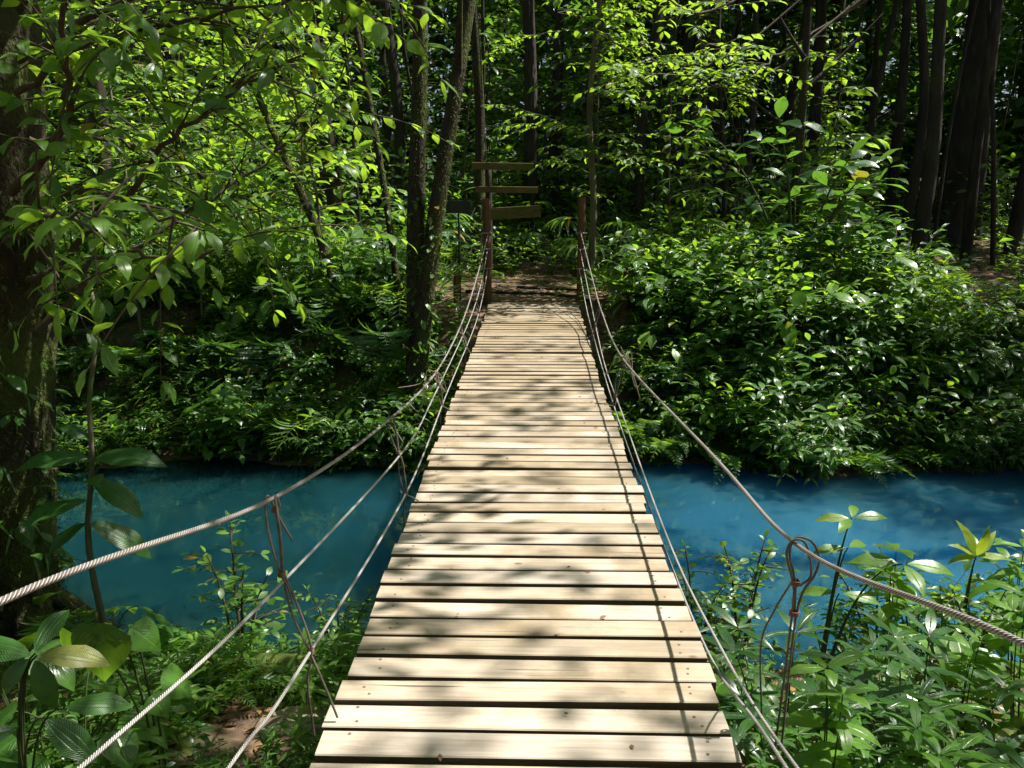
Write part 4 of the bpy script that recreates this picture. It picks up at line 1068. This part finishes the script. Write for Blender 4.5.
# left far bank
scatter(['bank_shrub0', 'bank_shrub1', 'small_shrub', 'fern', 'herb0', 'small_shrub', 'big_fern'], 90, (-10, -.95), lambda x: (float(yf(x)) + .15, float(yf(x)) + 1.0), .4, .75, far_left, None, tilt=.2)
scatter(['bank_shrub0', 'bank_shrub2', 'bank_shrub1', 'bank_shrub3', 'fern', 'heart', 'big_fern', 'feather', 'wide'], 80, (-11, -1.6), lambda x: (float(yf(x)) + .9, float(yf(x)) + 2.6), .6, 1.0, far_left, None, tilt=.1)
scatter(['wide', 'bank_shrub2', 'bank_shrub1', 'palm', 'fan', 'big_fern', 'feather'], 34, (-11, -1.9), lambda x: (11.5, 14), .8, 1.25, far_left, None)
scatter(['palm', 'fan', 'big_fern', 'wide', 'heart', 'wide', 'palm_deep'], 38, (-9, -1.5), lambda x: (9.15, 12.2), .7, 1.1, far_left, None, tilt=.12, mind=.5)
place('palm', -2.0, 11.6, 1.0, 1.0, 'light green palm behind the mossy pair of trunks', None)
place('fan', -2.7, 11.2, .9, 1.0, 'pale fan-leaved plant left of the mossy pair of trunks', None)
place('fan', 1.35, 12.9, .95, .3, 'fan-leaved plant drooping behind the right bridge post', None)
place('small_shrub', -1.85, 9.1, .9, .3, 'pale small-leaved shrub catching light at the left water edge', None)
place('palm_deep', 3.6, 11.9, 1.2, .3, 'dark arching palm standing tall out of the right thicket', None)
place('bank_shrub1', 3.75, 11.5, 1.95, .3, 'tallest dark shrub of the right thicket', None)
place('fern', 1.35, 9.9, 1.0, .3, 'fern hanging beside the right hand cable at the far end', None)

for (x, y, k, q, lab) in ((-2.75, 10.4, 'light_sapling', .95, 'leafy light green sapling left of the mossy pair of trunks'), (-4.3, 10.3, 'light_sapling', .9, 'leafy light green sapling leaning over the left far bank'), (-5.7, 11.2, 'light_sapling', 1.1, 'taller leafy sapling behind the left far bank'),
                          (-3.5, 11.6, 'broad_sapling', 1.1, 'broad-leaved sapling in the sun on the left far bank'), (-4.9, 9.9, 'broad_sapling', .8, 'broad-leaved sapling low over the left far bank'), (-6.8, 10.6, 'broad_sapling', 1.0, 'broad-leaved sapling behind the big mossy tree'), (-7.2, 12.0, 'light_sapling', 1.1, 'leafy sapling in the forest behind the big mossy tree'),
                          (4.5, 12.4, 'broad_sapling', .9, 'broad-leaved sapling standing out of the right thicket'), (2.5, 12.8, 'broad_sapling', .8, 'broad-leaved sapling in the shade behind the right bridge post')):
    place(k, x, y, q, None, lab)

# forest undergrowth
und = {'under0': ('bushy shrub in the shade of the forest', 'bushy shrubs of the forest'), 'under1': ('tall bushy shrub in the shade of the forest', 'tall shrubs of the forest'),
       'under2': ('narrow-leaved shrub in the shade of the forest', 'narrow-leaved shrubs of the forest'), 'palm_deep': ('dark understory palm in the shade of the forest', 'palms of the forest'), 'fan': ('fan-leaved plant in the shade of the forest', 'fan-leaved plants of the forest')}
onpath = lambda x, y: (5.2 < x < 11.5 and 11 < y < 16.3) or (abs(x - .05) < 1.15 and y < 13.8) or abs(x - .05) < .4 and y < 13.9
scatter(['under0', 'under1', 'under2', 'under0', 'palm_deep', 'fan'], 60, (-11, 11), lambda x: (13, 18), .7, 1.15, und, None, avoid=onpath, mind=.6)
scatter(['under0', 'under1', 'under2'], 95, (-20, 20), lambda x: (17, 32), .8, 1.5, und, None, mind=.7)
for (x, y, q) in ((-.95, 13.5, .5), (-.3, 13.7, .45), (.35, 13.9, .55), (.75, 13.5, .5), (-.25, 14.3, .6), (1.2, 13.4, .5)): place('under0', x, y, q, None, *und['under0'])
for k in range(150):
    y = R.uniform(13.5, 34); x = R.uniform(-.72 * y, .72 * y)
    if abs(x) < 1.5 and y < 15.5 or (x - 11.5) ** 2 + (y - 20.5) ** 2 < 10 or (x + 5) ** 2 + (y - 13.8) ** 2 < 1.5 or (5 < x < 10 and y < 15.5) or (.42 < x / y < .72 and y < 20) or (abs(x - 1) < 6 and y < 24 and k % 2): continue
    place('sapling%d' % R.integers(3), x, y, R.uniform(.8, 1.1) * (1 + .025 * (y - 13)), None, 'thin leafy sapling among the forest trunks', 'saplings of the forest')

# near bank, right
nr = {'tall_herb': ('broad-leaved herb with few stems on the near right bank', 'broad-leaved herbs on the near right bank'), 'sparse': ('spindly small-leaved shrub among herbs on the near right bank', 'spindly shrubs on the near right bank'), 'herb0': ('mid green lance-leaved herb on the near right bank', 'mid green herbs on the near right bank'), 'herb1': ('light green lance-leaved herb on the near right bank', 'light green herbs on the near right bank'),
      'herb2': ('dark green lance-leaved herb on the near right bank', 'dark green herbs on the near right bank'), 'fine_herb': ('fine-leaved herb on the near right bank', 'fine-leaved herbs on the near right bank')}
scatter(['herb0', 'herb1', 'herb2', 'herb0', 'fine_herb', 'tall_herb', 'sparse', 'herb2', 'herb2'], 46, (.75, 4.6), lambda x: (1.9 + max(0, x - 1.5) * .25, float(yn(x)) + .05), .5, 1.1, nr, None, mind=.2, avoid=lambda x, y: x < .95 and y < 2.8 or x < 1.95 and y > 3.75)
scatter(['herb0', 'herb1', 'fine_herb'], 14, (.75, 1.5), lambda x: (2.0, 3.4), .4, .65, nr, None, mind=.18)
place('tall_herb', 1.95, 3.9, 1.05, 1.4, 'tall herb with broad shiny leaves near the right cable hanger')
place('sparse', 1.12, 4.85, 1.0, .2, 'spindly shrub at the water edge right of the bridge')
place('sparse', 1.45, 4.95, 1.25, 2.2, 'taller spindly shrub at the water edge right of the bridge')
place('bank_shrub0', 2.5, 4.7, .62, .5, 'leafy low shrub at the water edge on the near right bank')
place('bank_shrub0', 3.3, 4.6, .7, 2.5, 'leafy shrub by the river at the right edge of the picture')
place('wide', 2.35, 4.15, .62, .5, 'wide-leaved plant behind the right cable hanger')
place('wide', 3.05, 4.35, .7, 2.5, 'wide-leaved plant left of the yellow-leaved plant by the river')
place('feather', -2.3, 4.6, .5, 1.0, 'feather-leaved plant at the water edge right of the big mossy tree')
place('palm_deep', -3.0, 4.95, .42, 1.0, 'small dark palm at the foot of the big mossy tree')
place('heart', 1.15, 3.4, .6, 2.0, 'low broad-leaved plant under the right edge of the bridge')
# near bank, left
bare = lambda x, y: (x + 1.22) ** 2 + (y - 3.55) ** 2 < .38 ** 2 or ((x + 1.75) / .5) ** 2 + ((y - 4.1) / .22) ** 2 < 1
nl = {'herb0': ('mid green lance-leaved herb on the near left bank', 'mid green herbs on the near left bank'), 'herb1': ('light green lance-leaved herb on the near left bank', 'light green herbs on the near left bank'),
      'fine_herb': ('fine-leaved herb on the near left bank', 'fine-leaved herbs on the near left bank'), 'fern': ('small fern on the near left bank', 'ferns on the near left bank'), 'grass': ('bright grassy herb beside the left edge of the bridge', 'grassy herbs beside the bridge')}
scatter(['grass', 'grass', 'herb1', 'grass'], 26, (-1.25, -.64), lambda x: (3.6, float(yn(x)) - .02), .55, .9, nl, None, mind=.15, avoid=bare)
scatter(['herb0', 'herb1', 'fine_herb', 'fine_herb'], 26, (-2.6, -1.0), lambda x: (3.7, float(yn(x)) - .02), .45, .8, nl, None, mind=.22, avoid=bare)
scatter(['fern', 'fern', 'herb0', 'fine_herb', 'herb1'], 34, (-2.6, -.75), lambda x: (2.4, 3.9), .35, .65, nl, None, mind=.2, avoid=bare)
place('fern', -1.75, 3.75, .85, .3, 'arching fern beside the flat stone on the near left bank')
place('fern', -2.2, 4.35, .9, 1.3, 'arching fern over the water edge right of the big mossy tree')
place('big_fern', -2.95, 4.35, .7, 2.3, 'large arching fern at the foot of the big mossy tree')
place('heart', -1.75, 9.25, 1.0, .9, 'heart-leaved plant at the foot of the paired mossy trunks')
place('feather', -1.15, 9.3, .6, 1.9, 'feather-leaved plant between the paired trunks and the bridge')
place('bank_shrub1', -1.6, 9.15, .6, 1.9, 'dark shrub hugging the base of the paired mossy trunks')
place('heart', -2.45, 3.35, 1.15, .9, 'broad heart-leaved plant in the shade at the lower left')
place('heart', -1.95, 3.0, .9, 2.9, 'low heart-leaved plant below the left hand cable')
place('ribbed', -2.55, 2.75, .85, .9, 'ribbed-leaved plant at the lower left corner')
place('ribbed', -2.2, 2.45, .7, 2.2, 'low ribbed-leaved plant nearest the lower left corner')
place('ribbed', -2.75, 4.6, 1.0, 1.6, 'ribbed-leaved plant beside the foot of the big mossy tree')
place('sparse', -1.95, 4.85, 1.35, .3, 'spindly dark-stemmed shrub at the water edge left of the bridge')
place('sparse', -1.25, 4.8, .95, 1.7, 'small spindly shrub at the water edge beside the bridge')
# big-leaved plants low in the left corner, leaves turned to the light over the river
def leafy(name, label, cat, root, specs, T, mk, w=1.0):
    t = bpy.data.objects.new(name, None); COL.objects.link(t)
    r = np.array([root[0], root[1], gz(*root)]); t.location = tuple(r); t['label'] = label; t['category'] = cat
    bs, bl = B(), B()
    for p, d, n, l in specs:
        p = np.asarray(p, float) - r
        tube(bs, bez((R.normal(0, .015), R.normal(0, .015), -.03), (p[0] * .35, p[1] * .35, max(p[2] * .9, .1)), p, 10), np.linspace(.006, .0035, 10), 0, 5)
        put(bl, T, p, d, n, l, w)
    obj('stems', bs.mesh(name + '_stems', M['stem']), t); obj('foliage', bl.mesh(name + '_foliage', M[mk]), t)


leafy('heart_leaf_plant', 'plant with one very big drooping heart-shaped leaf at the lower left', 'plant', (-1.62, 3.05),
      [(W(100, 628, 2.75), (-.1, -.25, -.95), (.1, -.9, .45), .27), (W(70, 640, 2.95), (-.4, .1, -.7), (.1, -.6, .7), .2), (W(128, 632, 2.9), (.6, .1, -.5), (.2, -.5, .8), .17), (W(150, 700, 2.8), (.6, -.3, -.5), (0, -.4, .9), .12)], T_HE, 'leaf')
leafy('ribbed_leaf_plant', 'plant with a star of pointed ribbed leaves at the lower left edge', 'plant', (-1.95, 2.6),
      [(W(32, 662, 2.5), (.9, .1, .05), (0, -.35, .9), .24), (W(30, 664, 2.5), (.35, -.3, -.8), (.3, -.8, .5), .20), (W(28, 662, 2.5), (-.8, -.1, .3), (0, -.5, .85), .24), (W(30, 660, 2.5), (.1, .5, .45), (0, -.8, .5), .2), (W(26, 664, 2.5), (-.6, -.3, -.5), (0, -.6, .6), .18), (W(40, 725, 2.4), (.5, -.2, -.2), (0, -.5, .85), .24), (W(60, 715, 2.45), (.8, .2, .1), (0, -.4, .9), .22), (W(15, 735, 2.4), (-.4, -.4, .1), (0, -.5, .9), .24)], T_LO, 'leaf_ribbed', 1.1)

leafy('yellow_leaf_plant', 'plant with a crown of upright yellow leaves on the near right bank', 'plant', (2.55, 4.35),
      [(W(972, 552, 4.3), d, n, l) for d, n, l in (((-.35, 0, .93), (.3, -.8, .3), .23), ((.5, .05, .8), (-.4, -.8, .5), .19), ((-.75, -.2, .62), (.3, -.4, .8), .19), ((.12, -.3, .75), (0, -.8, .5), .2), ((-.9, -.3, .15), (0, -.3, 1), .19), ((.9, -.2, .2), (0, -.3, 1), .2), ((.2, .6, .6), (0, -.7, .6), .18))], T_LA, 'leaf_yellow', 1.35)
leafy('tall_herb', 'tall herb with pale flat leaves rising over the right hand cable', 'herb', (1.72, 4.25),
      [(W(850, 516, 4.25), d, n, l) for d, n, l in (((-1, 0, .12), (0, -.45, 1), .19), ((1, 0, .22), (0, -.45, 1), .2), ((-.5, -.6, .05), (0, -.3, 1), .17), ((.3, .6, .3), (0, -.4, 1), .15))]
      + [(W(846, 545, 4.25), d, (0, -.4, 1), l) for d, l in (((-1, -.2, .1), .2), ((.8, .5, .1), .18))] + [(W(838, 590, 4.25), d, (0, -.4, 1), l) for d, l in (((-.9, .3, .0), .22), ((.9, -.3, .05), .22))]
      + [(W(900, 560, 4.0), d, (0, -.4, 1), l) for d, l in (((-.9, .1, .15), .26), ((.9, -.2, .05), .26), ((.1, -.9, -.1), .22))], T_EL, 'leaf_light', .8)

# thin sapling with ribbed leaves in front of the mossy tree
t = bpy.data.objects.new('thin_sapling', None); COL.objects.link(t)
x0, y0 = -2.75, 4.75; t.location = (x0, y0, gz(x0, y0)); O3 = np.array([x0, y0, gz(x0, y0)])
t['label'] = 'thin sapling with ribbed leaves standing right of the big mossy tree'; t['category'] = 'sapling'
bs, bl = B(), B()
C = spline([(0, 0, -.1), W(86, 560, 4.75) - O3, W(88, 470, 4.75) - O3, W(85, 400, 4.8) - O3, W(92, 330, 4.9) - O3, W(80, 265, 5.0) - O3], 20); tube(bs, C, np.linspace(.022, .010, 20), 0, 8, .12)
for (q, dxv, dzv, l) in ((8, 1, .25, .42), (8, -1, .3, .38), (7, .8, -.25, .36), (6, -.9, .05, .36), (7, .2, .2, .28), (9, -.5, .5, .2), (5, .9, -.35, .40), (5, -.5, -.2, .3)):
    put(bl, T_LO, C[q], [dxv, R.uniform(-.6, .1), dzv], [0, -.45, 1], l * 1.12, 1.0)
obj('trunk', bs.mesh('thin_sapling_trunk', M['bark_smooth']), t); obj('foliage', bl.mesh('thin_sapling_leaves', M['leaf_ribbed']), t)

# stones, logs, roots
b = B(); lump_rock(b, (0, 0, 0), (.23, .13, .05), 0, 4); obj('flat_stone', b.mesh('flat_stone', M['rock']), None, (-1.18, 3.62, gz(-1.18, 3.62) + .02), (0.1, .05, .2), label='pale flat stone under the left edge of the bridge', cat='stone')
for (x, y, L_, r, rz, lab) in ((-1.75, 4.12, .55, .13, .2, 'rotten brown log lying among herbs on the near left bank'), (2.55, 3.35, .5, .085, .3, 'pale brown log half hidden by herbs at the lower right'), (-2.0, 3.45, .6, .06, -.5, 'mossy dead branch lying below the left cables')):
    b = B(); t_ = np.linspace(-1, 1, 16); tube(b, np.stack([t_ * L_ / 1.2, .05 * np.sin(3 * t_), .03 * np.cos(2 * t_)], 1), r * (1 - .25 * t_ ** 2), 0, 12, .2, caps=True)
    obj('fallen_log', b.mesh('fallen_log', M['rotten']), None, (x, y, gz(x, y) + r * .5), (0, .05, rz), label=lab, cat='log')
for pts, r, lab in (([(-.95, 11.9), (-.35, 11.7), (.2, 11.75), (.62, 11.35), (.8, 10.95)], .035, 'dark tree root crossing the path at the far bridge end'), ([(-.2, 12.3), (.3, 12.2), (.9, 12.3), (1.4, 12.0)], .025, 'thinner tree root crossing the path behind the first')):
    b = B(); tube(b, spline([(x, y, gz(x, y) + .015) for x, y in pts], 24), np.linspace(r, r * .5, 24), 0, 8, .2, caps=True); obj('tree_root', b.mesh('tree_root', M['bark']), None, label=lab, cat='root')

# fallen leaves: uncountable
def litter(name, n, fx, fy, zf, size, lab):
    b = B(); x = R.uniform(*fx, n); y = R.uniform(*fy, n); z = zf(x, y)
    a = R.uniform(0, 2 * pi, n)
    put(b, T_EL2, np.stack([x, y, z], 1), np.stack([np.cos(a), np.sin(a), R.normal(0, .15, n)], 1), np.array([0, 0, 1]) + R.normal(0, .3, (n, 3)), size * R.uniform(.5, 1.2, n))
    obj(name, b.mesh(name, M['litter']), label=lab, cat='leaf litter', kind='stuff')


litter('leaf_litter', 2600, (-3.6, 3.6), (1.2, 5.0), lambda x, y: ground(x, y) + .012, .085, 'brown fallen leaves covering the near bank')
litter('leaf_litter', 5200, (-9, 9), (10.2, 16), lambda x, y: ground(x, y) + .012, .10, 'brown fallen leaves covering the forest floor')
b = B()
for q in range(46):
    yy = R.uniform(1.6, 10.5); xx = R.choice([-1, 1]) * R.uniform(.1, .56) if R.random() < .7 else R.uniform(-.5, .5); a = R.uniform(0, 6)
    put(b, T_EL2, [xx + float(dx(yy)), yy, float(dz(yy)) + .004], [cos(a), sin(a), .1], [R.normal(0, .2), R.normal(0, .2), 1], R.uniform(.012, .035))
obj('leaf_litter', b.mesh('deck_litter', M['litter']), label='tiny dead leaves and crumbs scattered over the planks', cat='leaf litter', kind='stuff')

def cover(name, n, fx, fy, size, hmax, mat, lab, keep=None, ncl=0):
    x = R.uniform(*fx, n); f = np.array([fy(v) for v in x]) if callable(fy) else np.tile(fy, (n, 1)); y = f[:, 0] + (f[:, 1] - f[:, 0]) * R.random(n)
    k = np.sin(2.3 * x + 1.1 * y) + np.sin(3.1 * y - 1.7 * x + 2) + R.normal(0, .5, n) > -.5
    if keep is not None: k &= keep(x, y)
    x, y = x[k], y[k]; n = len(x)
    b = B(); z = ground(x, y)
    hh = hmax * R.uniform(.15, 1, n) * (.6 + .4 * np.sin(1.9 * x + 2.3 * y))
    per = 5; X = np.repeat(x, per); Y = np.repeat(y, per); Z = np.repeat(z + hh, per)
    a = R.uniform(0, 2 * pi, n * per)
    put(b, T_EL2, np.stack([X + R.normal(0, .02, n * per), Y + R.normal(0, .02, n * per), Z + R.normal(0, .03, n * per)], 1), np.stack([np.cos(a), np.sin(a), R.normal(.1, .3, n * per)], 1), np.array([0, -.15, 1]) + R.normal(0, .35, (n * per, 3)), size * R.uniform(.5, 1.2, n * per))
    V = np.stack([x, y, z], 1)
    S = np.zeros((n, 4, 3)); S[:, 0] = V - [.003, 0, .02]; S[:, 1] = V + [.003, 0, -.02]; S[:, 2] = V + np.stack([0 * hh + .002, 0 * hh, hh], 1); S[:, 3] = V + np.stack([0 * hh - .002, 0 * hh, hh], 1)
    b.add(S, np.arange(n * 4).reshape(n, 4), np.zeros((n * 4, 2)))
    obj(name, b.mesh(name, M[mat]), label=lab, cat='ground cover', kind='stuff')


cover('ground_cover', 5500, (-12, -.75), lambda x: (float(yf(x)) + .02, float(yf(x)) + 3.2), .13, .32, 'leaf', 'low leafy ground cover spread over the left far bank', lambda x, y: (x < -1.3) | (y < 10.2))
cover('ground_cover', 5200, (.8, 12), lambda x: (float(yf(x)) + .02, float(yf(x)) + (2.6 if x < 5.5 else 1.3)), .13, .30, 'leaf', 'low leafy ground cover spread over the right far bank', lambda x, y: (x > 1.4) | (y < 10.0))
cover('ground_cover', 7000, (-18, 18), (12.6, 24), .16, .40, 'leaf_far', 'low leafy ground cover under the forest trees', lambda x, y: (np.abs(x - .1) > .9 - .5 * (y > 13.2)) & ~((x > 5.8) & (x < 10) & (y < 13.6)))
cover('ground_cover', 1300, (.8, 5.2), lambda x: (1.4 + .2 * x, float(yn(x)) + .02), .07, .26, 'leaf_deep', 'low small-leaved ground cover on the near right bank')
cover('ground_cover', 1300, (-4.2, -.8), lambda x: (1.8, float(yn(x)) + .02), .065, .16, 'leaf_deep', 'low small-leaved ground cover on the near left bank', lambda x, y: ((x + 1.22) ** 2 + (y - 3.55) ** 2 > .4 ** 2) & (((x + 1.75) / .55) ** 2 + ((y - 4.05) / .3) ** 2 > 1))

# lianas that hang among the trunks
for q in range(16):
    y0 = R.uniform(12.8, 22); x0 = R.uniform(-.6 * y0, .6 * y0)
    if abs(x0) < 1.0: x0 += 2
    b = B(); g = gz(x0, y0); tube(b, spline([(R.normal(0, .3), 0, -.05), (R.normal(0, .25), R.normal(0, .2), 1.6), (R.normal(0, .25), 0, 3.4), (R.normal(0, .3), R.normal(0, .3), 5.5), (R.normal(0, .6), 0, 8.5)], 26), R.uniform(.010, .024), 0, 6, .1)
    obj('liana', b.mesh('liana', M['bark']), None, (x0, y0, g), label='thin liana hanging among the shaded forest trunks', cat='liana', group='lianas of the forest')

# far-off wood that closes the view, one mass
b = B(); n = 90000
ang = R.uniform(radians(35), radians(145), n); rr = R.uniform(30, 46, n)
cl = 2600; cc = np.stack([R.uniform(radians(33), radians(147), cl), R.uniform(30, 47, cl), R.uniform(0, 1, cl) ** 1.1 * 14], 1)
ci = R.integers(0, cl, n); q = cc[ci]
x = q[:, 1] * np.cos(q[:, 0]) + R.normal(0, .7, n); y = q[:, 1] * np.sin(q[:, 0]) + R.normal(0, .7, n); z = ground(x, y) + np.abs(q[:, 2] + R.normal(0, .6, n))
put(b, T_ELF, np.stack([x, y, z], 1), R.normal(0, 1, (n, 3)) * [1, 1, .5] + [0, 0, -.2], np.array([0, 0, 1.0]) + R.normal(0, .5, (n, 3)), R.uniform(.4, .8, n), 1.3)
obj('far_wood', b.mesh('far_wood', M['leaf_deep']), label='far-off dense wood of leaves behind the forest trunks', cat='wood', kind='stuff')

# ------------------------------------------------------------------ light, sky, camera
SUN = unit(np.array([.54, .18, 1.0]))
el = math.asin(SUN[2]); az = math.atan2(SUN[0], SUN[1])
w = bpy.data.worlds.new('World'); scene.world = w; w.use_nodes = True
nt = w.node_tree; nt.nodes.clear()
sky = nd(nt, 'ShaderNodeTexSky', sky_type='NISHITA', sun_disc=False, sun_elevation=el, sun_rotation=az, air_density=.8, dust_density=2.5, ozone_density=.5)
bg = nd(nt, 'ShaderNodeBackground', i_Strength=.055); wo = nd(nt, 'ShaderNodeOutputWorld')
nt.links.new(sky.outputs[0], bg.inputs[0]); nt.links.new(bg.outputs[0], wo.inputs[0])
ld = bpy.data.lights.new('sun', 'SUN'); ld.energy = 5.0; ld.angle = radians(.5); ld.color = (1, .955, .88)
lo = bpy.data.objects.new('sun', ld); COL.objects.link(lo)
from mathutils import Vector
lo.rotation_euler = Vector(tuple(-SUN)).to_track_quat('-Z', 'Y').to_euler()

cd = bpy.data.cameras.new('camera'); cd.lens = 28.125; cd.sensor_width = 36; cd.clip_start = .05; cd.clip_end = 2000
co = bpy.data.objects.new('camera', cd); COL.objects.link(co); co.location = (0, 0, 1.5)
co.rotation_euler = (radians(90 - 12.95), 0, radians(1.29)); scene.camera = co

scene.view_settings.view_transform = 'Standard'; scene.view_settings.look = 'None'
scene.view_settings.exposure = 1.1; scene.view_settings.gamma = 1
cy = scene.cycles
cy.max_bounces = 6; cy.diffuse_bounces = 3; cy.glossy_bounces = 2; cy.transmission_bounces = 3; cy.volume_bounces = 0
cy.use_denoising = True; cy.sample_clamp_indirect = 6; cy.caustics_reflective = False; cy.caustics_refractive = False
